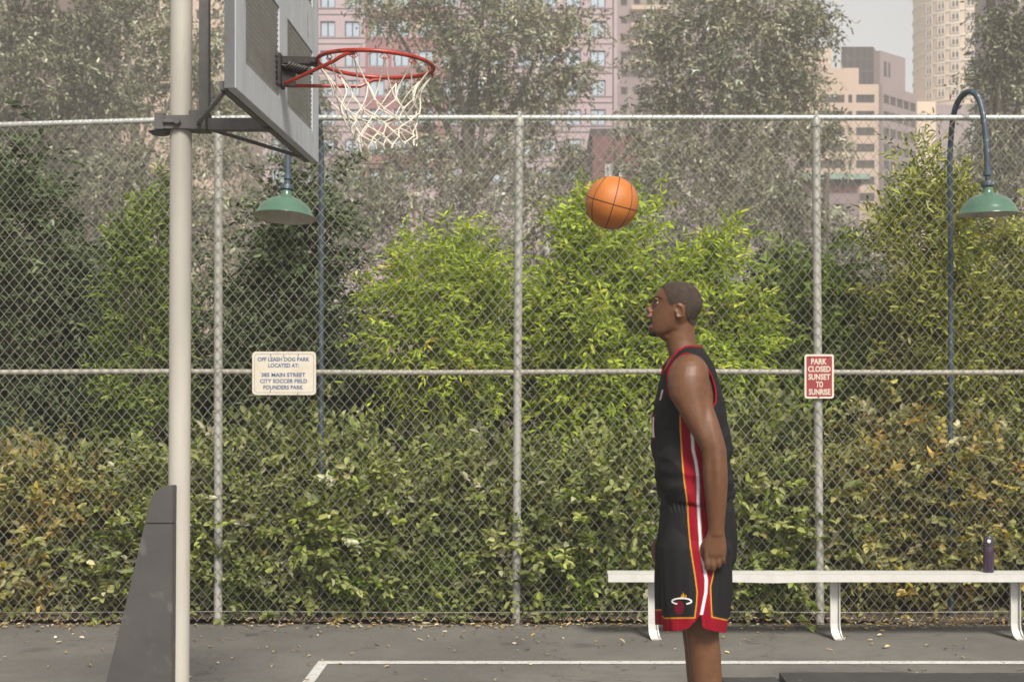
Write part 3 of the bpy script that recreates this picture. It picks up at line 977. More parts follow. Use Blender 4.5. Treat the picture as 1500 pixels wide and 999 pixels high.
shrub(31, 'shrub', 'large dark blue green shrub at the far left behind the fence', -130, 165, 205, 760, 12.6, DARK, .085, .034, 150, 12, 9, .26, depth=.6, up=.1, sag=.4)
shrub(32, 'shrub', 'light green upright shrub close behind the cream pole', 150, 262, 245, 800, 11.9, MID, .065, .024, 90, 12, 9, .24, depth=.8, up=.5)
shrub(33, 'shrub', 'dark grey green shrub between the pole and the left lamp', 325, 570, 225, 800, 12.7, DARK, .075, .036, 150, 12, 9, .25, depth=.6, up=.1, sag=.4)
shrub(34, 'sapling', 'bright lime green sapling with a thin trunk left of the middle fence post', 522, 762, 318, 600, 11.8, BRIGHT, .072, .022, 95, 12, 10, .26, depth=.8, tw='greentwig', up=.35, sag=.35, stemr=.016, shell=.7)
shrub(35, 'shrub', 'broad bright green bush behind the ball and the person', 762, 1015, 290, 720, 11.9, BRIGHT, .078, .029, 160, 12, 10, .26, depth=.7, tw='greentwig', up=.3, sag=.35)
shrub(36, 'shrub', 'bright green bush just right of the head of the person', 950, 1135, 318, 700, 12.0, BRIGHT, .078, .029, 110, 12, 10, .26, depth=.8, tw='greentwig', up=.3, sag=.35)
shrub(37, 'shrub', 'dull mid green shrub with broad leaves around the right-hand sign', 1085, 1300, 345, 800, 12.3, MID[:3] + [(.20, .22, .12, 1.2)], .085, .042, 130, 11, 8, .25, depth=.6, up=.15)
shrub(38, 'shrub', 'tall yellow green shrub around the right lamp post', 1250, 1480, 232, 760, 11.9, YEL, .075, .027, 170, 12, 9, .25, mat='leaf_gloss', depth=.7, up=.5, sag=.1)
shrub(39, 'shrub', 'yellow green shrub with narrow leaves at the right edge', 1430, 1640, 300, 800, 12.1, YEL, .085, .026, 130, 12, 9, .25, mat='leaf_gloss', depth=.7, up=.5, sag=.1)
# backing shrubs filling the depth behind, deep shade put into their dark leaf colours
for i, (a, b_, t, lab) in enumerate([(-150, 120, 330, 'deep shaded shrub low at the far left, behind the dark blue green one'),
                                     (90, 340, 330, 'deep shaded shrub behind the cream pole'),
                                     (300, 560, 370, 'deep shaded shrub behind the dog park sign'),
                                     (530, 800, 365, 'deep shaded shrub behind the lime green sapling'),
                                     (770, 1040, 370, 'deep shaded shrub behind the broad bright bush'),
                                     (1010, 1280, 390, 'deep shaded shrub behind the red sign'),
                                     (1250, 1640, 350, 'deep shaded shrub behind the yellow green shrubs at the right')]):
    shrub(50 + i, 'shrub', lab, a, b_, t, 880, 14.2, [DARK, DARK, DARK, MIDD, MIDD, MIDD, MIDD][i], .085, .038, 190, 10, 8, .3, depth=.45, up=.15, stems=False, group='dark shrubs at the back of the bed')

# low silvery hedge plants along the fence: five built, the rest copied
HG = 'silvery hedge plants along the fence'


def hedge(seed, label, pal, x, Y, h, w=.62, L=.072, W=.044):
    r = np.random.default_rng(seed)
    root = thing('hedge_plant', label, 'shrub', (x, Y, .02), HG)
    shrub_parts(r, root, w, .46, .0, h, 150, 9, 8, .19, L, W, pal, M['leaf_silver'], M['twig'], up=.35, sag=.1, clumpr=.2, fold=.3, flat=.6, stemr=.009)
    return root


h1 = hedge(61, 'low hedge plant with orange and yellow leaves at the far left', SILV_O, wx(60, 11.2), 11.19, 1.15)
h2 = hedge(62, 'low hedge plant with cream silvery leaves right of the dark pad', SILV, wx(365, 11.2), 11.19, 1.22)
h3 = hedge(63, 'low olive hedge plant left of the middle fence post', SILV, wx(665, 11.2), 11.19, 1.15)
h4 = hedge(64, 'low hedge plant topped with orange leaves above the bench, right of the red sign', SILV_O, wx(1300, 11.2), 11.19, 1.36, .66)
copy_tree(h2, (wx(205, 11.2), 11.20, .02), 2.2, 'low hedge plant with silvery leaves just left of the dark pad', (1.05, 1, .86))
copy_tree(h1, (wx(-80, 11.2), 11.20, .02), 1.0, 'low orange tinged hedge plant cut by the left edge')
copy_tree(h3, (wx(500, 11.2), 11.20, .02), 1.9, 'low olive hedge plant below the dog park sign', (1.05, 1, 1.08))
copy_tree(h2, (wx(815, 11.2), 11.20, .02), 4.0, 'low hedge plant just right of the middle fence post', (1.05, 1, .90))
copy_tree(h3, (wx(960, 11.2), 11.20, .02), .7, 'low olive hedge plant hidden partly by the person', (1.05, 1, 1.1))
copy_tree(h2, (wx(1110, 11.2), 11.20, .02), 5.2, 'low hedge plant directly right of the shorts of the person', (1.05, 1, 1.12))
copy_tree(h4, (wx(1425, 11.2), 11.20, .02), 2.9, 'low hedge plant with yellow leaves behind the purple bottle', (1, 1, .92))
copy_tree(h3, (wx(1545, 11.2), 11.20, .02), 2.4, 'low olive hedge plant cut by the right edge', (1.05, 1, 1.1))

BG = 'small bright green ground shrubs'


def low_shrub(seed, label, x, Y, h, w):
    r = np.random.default_rng(seed)
    root = thing('low_shrub', label, 'shrub', (x, Y, .0), BG)
    shrub_parts(r, root, w, w * .6, .03, h, 60, 9, 9, .13, .03, .015, BOX, M['leaf'], M['greentwig'], up=.5, sag=.05, clumpr=.2, stemr=.006)
    return root


l1 = low_shrub(71, 'small bright green shrub at the foot of the left fence post', wx(385, 10.9), 10.93, .62, .42)
copy_tree(l1, (wx(560, 10.9), 10.95, 0), 1.2, 'small bright green shrub midway between the left and middle posts', (1, 1, .7))
copy_tree(l1, (wx(665, 10.9), 10.95, 0), 3.3, 'small bright green shrub left of the foot of the middle post', (.9, 1, .85))
copy_tree(l1, (wx(830, 10.9), 10.93, 0), 2.4, 'small bright green shrub right of the foot of the middle post', (1, 1, 1.05))
copy_tree(l1, (wx(1125, 10.9), 10.93, 0), 4.4, 'small bright green shrub under the bench right of the person', (.9, 1, 1.0))

# ------------------------------------------------------------------ chain link fence
fence = thing('chain_link_fence', 'tall galvanised chain link fence running across behind the court', 'fence', (0, YF, 0))
pitch = .0735
hh = pitch / 2
vv = .0895 / 2
x_lo, x_hi, z_lo, z_hi = -8.9, 8.6, .02, 3.73
nw = int((x_hi - x_lo) / hh)
nk = int((z_hi - z_lo) / vv) + 1
ii, kk = np.meshgrid(np.arange(nw), np.arange(nk), indexing='ij')
wxx = x_lo + (ii + ((kk + ii) % 2)) * hh
wzz = z_lo + kk * vv
# the mesh sags a little and leans with the rail at the left end
wav = .006 * np.sin(wxx * 2.3 + wzz * 1.7) + .004 * np.sin(wxx * 5.1 - wzz * 2.9)
wxx = wxx + .004 * np.sin(wzz * 3.1 + wxx * .7)
drop = np.where(wxx < -2.2, (np.maximum(wxx, -4.4) + 2.2) * .030, 0)
wzz = wzz + drop * (wzz / z_hi) ** 2
wyy = YF - .036 + np.where((kk + ii) % 2, .0028, -.0028) + wav
WR = .0020
ang = np.arange(4) / 4 * 2 * math.pi + .4
Vw = np.empty((nw, nk, 4, 3), np.float32)
for q in range(4):
    Vw[:, :, q, 0] = wxx + WR * 1.35 * math.cos(ang[q])
    Vw[:, :, q, 1] = wyy + WR * math.sin(ang[q])
    Vw[:, :, q, 2] = wzz
Vw[..., 1] -= YF
bi = (np.arange(nw)[:, None, None] * nk + np.arange(nk - 1)[None, :, None]) * 4
q0 = np.arange(4)[None, None, :]
q1 = (q0 + 1) % 4
quads = np.stack([bi + q0, bi + q1, bi + 4 + q1, bi + 4 + q0], -1).reshape(-1)
me = bpy.data.meshes.new('wire_mesh')
me.vertices.add(nw * nk * 4)
me.vertices.foreach_set('co', Vw.reshape(-1))
me.loops.add(len(quads))
me.loops.foreach_set('vertex_index', quads.astype(np.int32))
me.polygons.add(len(quads) // 4)
me.polygons.foreach_set('loop_start', np.arange(0, len(quads), 4, dtype=np.int32))
me.polygons.foreach_set('use_smooth', np.ones(len(quads) // 4, bool))
me.materials.append(M['wire'])
me.update(calc_edges=True)
o = bpy.data.objects.new('wire_mesh', me)
COL.objects.link(o)
o.parent = fence
posts = [(320, 319.5), (760.5, 756), (1195, 1201), (-118, -120), (1636, 1640), (-558, -560), (-998, -1000), (2076, 2080), (2516, 2520)]
for (pt, pb) in posts:
    zt = wz(176, YF)
    a, b_ = P(pb, 912, YF), P(pt, 176, YF)
    a[2] = -.05
    MB().tube([a, (a + b_) / 2, b_], .031, 14).build('post', M['galv'], fence, smooth=True)
    cap = MB()
    cap.lathe([(.037, -.055), (.038, .0), (.030, .018), (.012, .03), (.014, .05), (.010, .058)], (b_[0], b_[1], b_[2] + .005), 14)
    cap.build('post_cap', M['galv'], fence, smooth=True)
zr = wz(173, YF)
pts = [(x, YF, zr - .0 + min(0, (max(x, -4.4) + 2.2) * .030)) for x in np.linspace(-9.0, 8.7, 70)]
MB().tube(pts, .021, 12).build('top_rail', M['galv_rail'], fence, smooth=True)
pts = [(x, YF + .004, wz(545, YF) + .004 * math.sin(x * 1.7)) for x in np.linspace(-9.0, 8.7, 70)]
MB().tube(pts, .0195, 12).build('middle_rail', M['midrail'], fence, smooth=True)
MB().tube([(x, YF - .03, wz(895, YF) + .004 * math.sin(x * 2.1)) for x in np.linspace(-9.0, 8.7, 70)], .0028, 5).build('tension_wire', M['wire'], fence, smooth=True)
tw = MB()
for (pt, pb) in posts[:3]:
    for k, py in enumerate(range(230, 900, 62)):
        t = (py - 176) / (912 - 176)
        x = wx(pt + (pb - pt) * t, YF)
        z = wz(py, YF)
        a = np.linspace(-.2, math.pi + .2, 9)
        tw.tube([(x + .034 * math.cos(q), YF - .034 * math.sin(q), z + .01 * math.sin(q * 2)) for q in a], .002, 4)
tw.build('tie_wire', M['wire'], fence)


# ------------------------------------------------------------------ signs
def text_solid(txt, cx, cz, y, height, width, mb, mi, bold=.012, depth=.0012):
    cu = bpy.data.curves.new('lettering', 'FONT')
    cu.body = txt
    cu.align_x = 'CENTER'
    cu.size = 1
    cu.offset = bold
    cu.extrude = .5
    cu.resolution_u = 3
    ob = bpy.data.objects.new('lettering', cu)
    COL.objects.link(ob)
    dg = bpy.context.evaluated_depsgraph_get()
    me_ = bpy.data.meshes.new_from_object(ob.evaluated_get(dg))
    bpy.data.objects.remove(ob)
    v = np.array([tuple(p.co) for p in me_.vertices])
    f = [tuple(p.vertices) for p in me_.polygons]
    bpy.data.meshes.remove(me_)
    lo, hi = v.min(0), v.max(0)
    X = cx + (v[:, 0] - (lo[0] + hi[0]) / 2) / (hi[0] - lo[0]) * width
    Z = cz + (v[:, 1] - lo[1]) / (hi[1] - lo[1]) * height - height / 2
    Yv = y - (v[:, 2] + .5) * depth
    mb.add(np.stack([X, Yv, Z], 1), f, mi)


def rrect(x0, x1, z0, z1, r, k=6):
    out = []
    for cx_, cz_, a0 in ((x1 - r, z1 - r, 0), (x0 + r, z1 - r, 90), (x0 + r, z0 + r, 180), (x1 - r, z0 + r, 270)):
        for i in range(k + 1):
            a = math.radians(a0 + 90 * i / k)
            out.append((cx_ + r * math.cos(a), cz_ + r * math.sin(a)))
    return out


YS = YF - .052
X = lambda px: wx(px, YS)
Z = lambda py: wz(py, YS)
root = thing('sign', 'cream dog park notice with blue lettering wired to the fence', 'sign', (X(416), YS, Z(546)))
MB().prism(rrect(X(369.5), X(463), Z(578.5), Z(515), .028), YS - .0015, YS + .0015).build('panel', M['signwhite'], root)
mb = MB()
inner = rrect(X(373), X(459.5), Z(575), Z(518.5), .022)
mb.tube([(x, YS - .0018, z) for x, z in inner], .0011, 4, closed=True)
mb.build('border_line', M['signblue'], root)
mb = MB()
for txt, xa, xb, py in (('OFF LEASH DOG PARK', 377.5, 453.5, 526.3), ('LOCATED AT:', 393, 438, 535.3), ('385 MAIN STREET', 383, 447.5, 549), ('CITY SOCCER FIELD', 381, 450, 558), ('FOUNDERS PARK', 386, 444, 567.2)):
    mb = MB()
    text_solid(txt, (X(xa) + X(xb)) / 2, Z(py), YS - .002, 5.9 / F * YS, X(xb) - X(xa), mb, 0, bold=.022)
    mb.build('lettering', M['signblue'], root)
mb = MB()
for px, py in ((397, 518.5), (416, 520), (437.5, 518.5), (396.5, 571), (436.5, 575)):
    mb.tube([(X(px), YS + .02, Z(py)), (X(px), YS - .004, Z(py)), (X(px) - .004, YS - .006, Z(py) - .018)], .0022, 5)
mb.build('tie_wire', M['rust'], root)

root = thing('sign', 'small red park closed notice with cream lettering on the fence post', 'sign', (X(1199.5), YS, Z(551)))
MB().prism(rrect(X(1178.5), X(1221.5), Z(583.5), Z(519), .018), YS - .0015, YS + .0015).build('panel', M['signletter'], root)
MB().prism(rrect(X(1181.3), X(1218.7), Z(580.8), Z(521.8), .008), YS - .0028, YS - .0016).build('red_field', M['signred'], root)
mb = MB()
for txt, xa, xb, py in (('PARK', 1188, 1211, 529.5), ('CLOSED', 1183.5, 1216.5, 540.5), ('SUNSET', 1184, 1216, 552), ('TO', 1195.3, 1205.5, 563), ('SUNRISE', 1184.5, 1216.3, 574)):
    mb = MB()
    text_solid(txt, (X(xa) + X(xb)) / 2, Z(py), YS - .0032, 8.6 / F * YS, X(xb) - X(xa), mb, 0, bold=.025)
    mb.build('lettering', M['signletter'], root)
mb = MB()
for px, py in ((1186.5, 523), (1212.5, 523), (1199, 581)):
    mb.lathe([(.006, 0), (.006, .004), (.002, .006)], (0, 0, 0), 8)
    vv = mb.v[-1].copy()
    mb.v[-1] = np.stack([vv[:, 0] + X(px), YS - .0031 - vv[:, 2], vv[:, 1] + Z(py)], 1)
mb.build('bolt', M['rust'], root)


# ------------------------------------------------------------------ gooseneck lamps
def lamp(label, shade_px, path, tilt, tilt_x=0.0):
    Yb = path[0][2]
    base = P(path[0][0], path[0][1], Yb)
    root = thing('gooseneck_lamp', label, 'lamp', (base[0], Yb, 0), 'green gooseneck lamps over the fence')
    pts = [P(*q) for q in path]
    # smooth the arm
    pp = np.array(pts)
    n = len(pp)
    t = np.linspace(0, n - 1, n * 8)
    cr = []
    for tt in t:
        i = min(int(tt), n - 2)
        u = tt - i
        p0, p1, p2, p3 = pp[max(i - 1, 0)], pp[i], pp[i + 1], pp[min(i + 2, n - 1)]
        cr.append(.5 * (2 * p1 + (p2 - p0) * u + (2 * p0 - 5 * p1 + 4 * p2 - p3) * u * u + (3 * p1 - p0 - 3 * p2 + p3) * u ** 3))
    MB().tube([(base[0] + (pts[1][0] - base[0]) * 0 + .02 * 0, Yb, -.05), pts[0]], .020, 10).build('post', M['lamppost'], root, smooth=True)
    MB().tube(cr, .0215, 10).build('arm', M['lamppost'], root, smooth=True)
    end = pp[-1]
    rot = Matrix.Rotation(tilt, 3, 'Y') @ Matrix.Rotation(tilt_x, 3, 'X')

    def loc(mb_):
        v = np.concatenate(mb_.v)
        v = np.array([tuple(rot @ Vector(q)) for q in v]) + end
        mb_.v = [v]
        return mb_
    neck = MB().lathe([(.024, .03), (.030, .025), (.030, -.005), (.020, -.012), (.018, -.045), (.046, -.05), (.049, -.058), (.049, -.08), (.040, -.088)], n=20)
    loc(neck).build('neck', M['lamppost'], root, smooth=True)
    out = [(.036, -.085), (.037, -.125), (.045, -.135), (.085, -.146), (.122, -.163), (.155, -.188), (.178, -.212), (.193, -.240), (.203, -.262), (.222, -.279), (.223, -.283)]
    ins = [(.220, -.282), (.199, -.264), (.188, -.240), (.172, -.213), (.15, -.191), (.118, -.168), (.08, -.151), (.03, -.142)]
    sh = MB().lathe(out, n=40, cap0=True, cap1=False)
    sh.lathe([out[-1], ins[0]], n=40, mi=0, cap0=False, cap1=False)
    sh.lathe(ins, n=40, mi=1, cap0=False, cap1=True)
    loc(sh).build('shade', [M['lampgreen'], M['lampwhite']], root, smooth=True)
    bl = MB().lathe([(.014, -.15), (.016, -.17), (.028, -.19), (.032, -.21), (.026, -.23), (.008, -.242)], n=14)
    loc(bl).build('bulb', M['lampwhite'], root, smooth=True)


lamp('green gooseneck lamp with dark blue pipe at the right', 1447,
     [(1392.5, 330, 10.78), (1391.5, 240, 10.76), (1394, 190, 10.72), (1400, 157, 10.66), (1411, 139, 10.58), (1423, 135, 10.50), (1434, 146, 10.44), (1441, 175, 10.40), (1445, 215, 10.38), (1446.5, 256, 10.37)], math.radians(-1))
lamp('green gooseneck lamp hanging below the backboard at the left', 421,
     [(470.5, 330, 10.78), (471, 240, 10.76), (469, 190, 10.72), (464, 157, 10.66), (454, 139, 10.58), (443, 134, 10.50), (432, 146, 10.44), (425, 175, 10.40), (422, 215, 10.38), (421.5, 262, 10.37)], math.radians(3), math.radians(-8))

# ------------------------------------------------------------------ bench, bottle, mats
bx0, bx1 = wx(891, 9.87), 4.4
bench = thing('bench', 'long white aluminium bench in front of the fence', 'bench', (wx(1225, 9.95), 9.97, 0))
zs = .455
mb = MB()
prof = [(9.87, zs - .002), (9.878, zs), (9.935, zs), (9.937, zs - .006), (9.943, zs - .006), (9.945, zs), (10.0, zs), (10.002, zs - .006), (10.008, zs - .006), (10.01, zs), (10.082, zs), (10.09, zs - .004),
        (10.09, zs - .05), (10.075, zs - .05), (10.072, zs - .012), (9.888, zs - .012), (9.885, zs - .05), (9.87, zs - .05)]
segs = np.concatenate([np.linspace(bx0, bx1, 60)])
k = len(prof)
V = []
for x in segs:
    dent = -.006 * math.exp(-((x - 1.55) / .16) ** 2)
    V += [(x, y, z + (dent if y < 9.9 else 0)) for y, z in prof]
Fq = [(i * k + j, i * k + (j + 1) % k, (i + 1) * k + (j + 1) % k, (i + 1) * k + j) for i in range(len(segs) - 1) for j in range(k)]
Fq += [tuple(range(k)), tuple((len(segs) - 1) * k + j for j in range(k))]
MB().add(V, Fq).build('seat', M['alu'], bench)
for px in (957, 1224.5, 1489.5):
    x = wx(px, 9.97)
    mb = MB()
    w = .034
    # web and two flanges of the channel, curving out into a foot
    path = [(10.01, zs - .052), (10.01, .10), (10.005, .06), (9.985, .03), (9.96, .014), (9.93, .008)]
    for (xa, xb, off) in ((-w, w, 0), (-w, -w + .007, -.022), (w - .007, w, -.022)):
        v, f = [], []
        for (y, z), dx in zip(path, (0, 0, .003, .008, .014, .02)):
            o1, o2 = (0, .008) if off == 0 else (off, -.0005)
            v += [(x + xa + dx, y + o1, z), (x + xb + dx, y + o1, z), (x + xb + dx, y + o2, z + .0), (x + xa + dx, y + o2, z)]
            if off == 0 and z < .05:
                v[-1] = (x + xa + dx, y + .004, z - .008)
                v[-2] = (x + xb + dx, y + .004, z - .008)
        for i in range(len(path) - 1):
            for j in range(4):
                f.append((i * 4 + j, i * 4 + (j + 1) % 4, i * 4 + 4 + (j + 1) % 4, i * 4 + 4 + j))
        f += [(0, 1, 2, 3), tuple((len(path) - 1) * 4 + j for j in range(4))]
        mb.add(v, f)
    mb.box((x - .055, 9.90, zs - .051), (x + .055, 10.06, zs - .044))
    mb.box((x - .045, 9.985, zs - .06), (x + .045, 10.03, zs - .0505))
    mb.build('leg', M['alu'], bench)

bt = thing('water_bottle', 'translucent purple water bottle standing on the white bench', 'bottle', (wx(1448, 9.99), 9.99, zs))
c0 = (wx(1448, 9.99), 9.99, zs)
MB().lathe([(.030, 0), (.036, .004), (.037, .02), (.0355, .06), (.037, .12), (.037, .165), (.034, .178)], c0, 24).build('body', M['plastic'], bt, smooth=True)
MB().lathe([(.0345, .1785), (.036, .182), (.036, .205), (.034, .235), (.028, .248), (.012, .252)], c0, 24).build('cap', M['plasticdark'], bt, smooth=True)
bb = MB().lathe([(.012, 0), (.012, .004), (.008, .007)], (0, 0, 0), 14)
bb.v = [np.stack([bb.v[0][:, 0] + c0[0] - .008, c0[1] - .0335 - bb.v[0][:, 2], bb.v[0][:, 1] + zs + .216], 1)]
bb.build('button', M['plasticwhite'], bt, smooth=True)


def floor_mat(label, x0, x1, y0, y1, h):
    r = np.random.default_rng(int(x0 * 10))
    nx_, ny_ = 40, 30
    xs_ = np.linspace(x0, x1, nx_)
    ys_ = np.linspace(y0, y1, ny_)
    V, Fq = [], []
    for j, y in enumerate(ys_):
        for i, x in enumerate(xs_):
            e = min(x - x0, x1 - x, y - y0, y1 - y)
            V.append((x, y, h - .012 * math.exp(-e / .02) + .006 * noise.noise((x * 4, y * 4, x0)) + .003 * noise.noise((x * 13, y * 13, x0))))
    for j in range(ny_ - 1):
        for i in range(nx_ - 1):
            Fq.append((j * nx_ + i, j * nx_ + i + 1, (j + 1) * nx_ + i + 1, (j + 1) * nx_ + i))
    edge = [i for i in range(nx_)] + [j * nx_ + nx_ - 1 for j in range(1, ny_)] + [(ny_ - 1) * nx_ + i for i in range(nx_ - 2, -1, -1)] + [j * nx_ for j in range(ny_ - 2, 0, -1)]
    b0 = len(V)
    for q in edge:
        V.append((V[q][0], V[q][1], .003))
    for a in range(len(edge)):
        c = (a + 1) % len(edge)
        Fq.append((edge[a], b0 + a, b0 + c, edge[c]))
    Fq.append(tuple(range(b0, b0 + len(edge))))
    o = mesh_obj('floor_mat', V, Fq, M['mat'], smooth=True)
    rebase(o, ((x0 + x1) / 2, (y0 + y1) / 2, 0))
    return tag(o, label, 'mat')


floor_mat('narrow dark grey vinyl mat lying just behind the legs of the person', wx(1057, 8.58), wx(1137, 8.58), 7.0, 8.60, .045)
floor_mat('long dark grey vinyl mat lying in the bottom right corner', wx(1142, 8.66), wx(1640, 8.66), 6.9, 8.68, .055)

# ------------------------------------------------------------------ basketball hoop
YP = 5.78
XB, BT = -1.045, .034
pole_x = -1.442
hoop = thing('basketball_hoop', 'basketball hoop on a cream pole with a chipped grey backboard and white net', 'basketball hoop', (pole_x, YP, 0))
MB().tube([(pole_x - .008, YP, -.05), (pole_x + .004, YP, 2.4), (pole_x + .012, YP, 4.4)], .0425, 28).build('pole', M['pole'], hoop, smooth=True)
# backboard frame with four openings
yb = [4.95, 5.12, 5.77, 5.95, 6.60, 6.77]
zb = [2.80, 2.92, 3.275, 3.48, 3.76, 3.88]
bd = MB().grid(yb, zb, lambda i, j: i in (1, 3) and j in (1, 3), lambda u, w, t: (XB - BT * t, u, w), BT)
bb_ = bd.build('backboard', M['board'], hoop, bevel=.002)
for i in (1, 3):
    for j in (1, 3):
        bm_ = MB()
        y0, y1, z0, z1 = yb[i], yb[i + 1], zb[j], zb[j + 1]
        n_ = int((z1 - z0) / .0205)
        for q in range(n_):
            z = z0 + (q + .5) * (z1 - z0) / n_
            bm_.bar((XB - .009, y0, z), (XB - .009, y1, z), .004, .0125, up=(.6, 0, 1))
        n_ = int((y1 - y0) / .03)
        for q in range(n_):
            y = y0 + (q + .5) * (y1 - y0) / n_
            bm_.bar((XB - .0145, y, z0), (XB - .0145, y, z1), .006, .003, up=(1, 0, 0))
        bm_.build('mesh_panel', M['board_mesh'], hoop, recalc=False)
for ye in (yb[0] - .004, yb[-1] + .001):
    MB().box((XB - BT - .004, ye, zb[0]), (XB - .003, ye + .003, zb[-1])).build('edge_strip', M['edge'], hoop)
# supports: clamp, post, arm, braces
zc_ = wz(182, YP)
cl_ = MB()
cl_.box((pole_x - .085, YP - .058, zc_ - .03), (pole_x - .048, YP + .058, zc_ + .035))
cl_.box((pole_x - .048, YP - .055, zc_ - .028), (pole_x + .055, YP - .044, zc_ + .026))
cl_.box((pole_x - .048, YP + .044, zc_ - .028), (pole_x + .055, YP + .055, zc_ + .026))
cl_.box((pole_x + .05, YP - .058, zc_ - .03), (pole_x + .115, YP + .058, zc_ + .045))
cl_.lathe([(.03, -.045), (.05, -.03)], (pole_x - .075, YP, zc_), 12)
cl_.tube([(pole_x - .05, YP - .062, zc_), (pole_x + .02, YP - .062, zc_ - .002)], .007, 8)
cl_.tube([(pole_x + .006, YP - .075, zc_), (pole_x + .006, YP - .05, zc_)], .014, 6)
cl_.build('clamp', M['steel'], hoop, bevel=.002)
MB().box((wx(293, YP), YP - .02, zc_ + .0455), (wx(307, YP), YP + .02, 4.3)).build('upright', M['steel'], hoop, bevel=.002)
MB().box((pole_x + .116, YP - .025, zc_ - .028), (XB - BT - .003, YP + .025, zc_ + .02)).build('support_arm', M['steel'], hoop, bevel=.002)
MB().box((pole_x + .14, YP - .02, 3.60), (XB - BT - .003, YP + .02, 3.65)).build('support_arm', M['steel'], hoop, bevel=.002)
bk = MB()
bk.bar((XB - BT - .016, 4.98, 2.815), (XB - BT - .016, 6.74, 2.815), .026, .03)
bk.bar((XB - BT - .016, 4.98, 3.63), (XB - BT - .016, 6.74, 3.63), .026, .03)
bk.build('back_angle', M['steel'], hoop)
for ye in (5.02, 6.55):
    MB().tube([(pole_x + .09, YP + (-.06 if ye < YP else .06), zc_ - .005), (XB - BT - .02, ye, 2.80)], .0085, 8).build('brace_rod', M['steel'], hoop, smooth=True)

# rim with bracket, springs and braces
RZ, RX, RR, RT = 3.052, -.666, .2285, .0085
til = math.radians(2.6)


def rimpt(a, r=RR, dz=0.0):
    x, y = r * math.cos(a), r * math.sin(a)
    return np.array([RX + x, YP + y, RZ - x * math.sin(til) - y * .028 + dz])


rim = MB().tube([rimpt(a) for a in np.linspace(0, 2 * math.pi, 72, endpoint=False)], RT, 10, closed=True).build('rim', M['rim'], hoop, smooth=True)
rb = MB()
rb.bar((XB + .006, YP, 2.962), (XB + .006, YP, 3.088), .012, .11, up=(0, 1, 0))
rb.build('mounting_plate', M['iron'], rim, bevel=.002)
ra = MB()
xl = rimpt(math.pi)[0]
ra.bar((XB + .0125, YP, 3.066), (xl + .004, YP, 3.062), .05, .03)
ra.bar((xl - .012, YP - .05, 3.061), (xl - .012, YP + .05, 3.061), .02, .022)
ra.build('rim_arm', M['iron'], rim, bevel=.002)
sp = MB()
for yy in (YP - .028, YP + .028):
    t = np.linspace(0, 1, 60)
    sp.tube(np.stack([XB + .03 + .075 * t + .012 * np.cos(t * 44), yy + .013 * np.sin(t * 44), 3.043 - .018 * t + .012 * np.cos(t * 44)], 1), .0042, 5)
    sp.tube([(XB + .012, yy, 3.043), (XB + .125, yy, 3.02)], .006, 6)
sp.bar((XB + .03, YP, 3.03), (XB + .03, YP, 2.965), .06, .03, up=(0, 1, 0))
sp.build('spring', M['iron'], rim, smooth=True)
for a, sgn in ((-1.95, -1), (1.72, 1)):
    e = rimpt(a, RR, -.012)
    e2 = rimpt(a, RR - .0, -.012)
    k1 = e + np.array([-.055, -.01 * sgn, -.028])
    MB().tube([(XB + .025, YP + .022 * sgn, 2.972), k1, (k1 + e) / 2 + np.array([0, 0, .002]), e, e + np.array([.03, .0, .001])], .0075, 8).build('brace', M['rim'], rim, smooth=True)
NA = [math.pi / 12 + i * math.pi / 6 for i in range(12)]
for a in NA:
    hk = MB()
    for da in (-.05, .05):
        p = [rimpt(a + da * .4, RR, -RT * .6), rimpt(a + da * 1.6, RR - .002, -.020), rimpt(a + da * .3, RR - .003, -.028), rimpt(a - da * .5, RR - .003, -.020)]
        hk.tube(p, .0024, 5)
    hk.build('net_hook', M['rim'], rim, smooth=True)

# net: 12 double strands to a first row of knots, then a diamond mesh
r_net = np.random.default_rng(5)
rows_z = [-.024, -.148, -.186, -.222, -.256, -.288, -.316]
rows_r = [.2265, .172, .152, .138, .129, .124, .122]
knots = []
for k, (dz, rr) in enumerate(zip(rows_z, rows_r)):
    off = 0 if k % 2 == 0 else math.pi / 12
    row = []
    for i, a in enumerate(NA):
        p = rimpt(a + off, rr, 0)
        q = np.array([RX + .012 * (k > 0) * k / 3, 0, 0])
        wob = r_net.normal(0, .0075 if k else 0, 3)
        row.append(np.array([p[0] + .007 * k, p[1], p[2] + dz]) + wob + np.array([0, 0, .018 * math.sin(a * 1 + .5) * (k > 0)]))
    knots.append(row)
nt_ = MB()


def strand(a, b_, sag):
    t = np.linspace(0, 1, 7)[:, None]
    p = a * (1 - t) + b_ * t
    out = (a + b_) / 2 - np.array([RX + .02, YP, 0])
    out[2] = 0
    out = out / (np.linalg.norm(out) + 1e-9)
    p = p - out * sag * np.sin(t * math.pi) + np.array([0, 0, -.3]) * abs(sag) * np.sin(t * math.pi)
    nt_.tube(p, .0027, 6)


for k in range(len(knots) - 1):
    for i in range(12):
        a = knots[k][i]
        if k % 2 == 0:
            js = (i, (i - 1) % 12)
        else:
            js = (i, (i + 1) % 12)
        for j in js:
            strand(a, knots[k + 1][j], .020 + r_net.normal(0, .008) if k == 0 else r_net.normal(.002, .003))
for i in range(12):                                   # knots and a few loose ends
    for k in range(1, len(knots)):
        c = knots[k][i]
        nt_.tube([c + np.array([0, 0, .006]), c, c - np.array([0, 0, .006])], [.003, .0052, .003], 6)
    c = knots[-1][i]
    nt_.tube([c, c + r_net.normal(0, .008, 3) + np.array([0, 0, -.014])], .0028, 5)
nt_.build('net', M['net'], hoop, smooth=True)

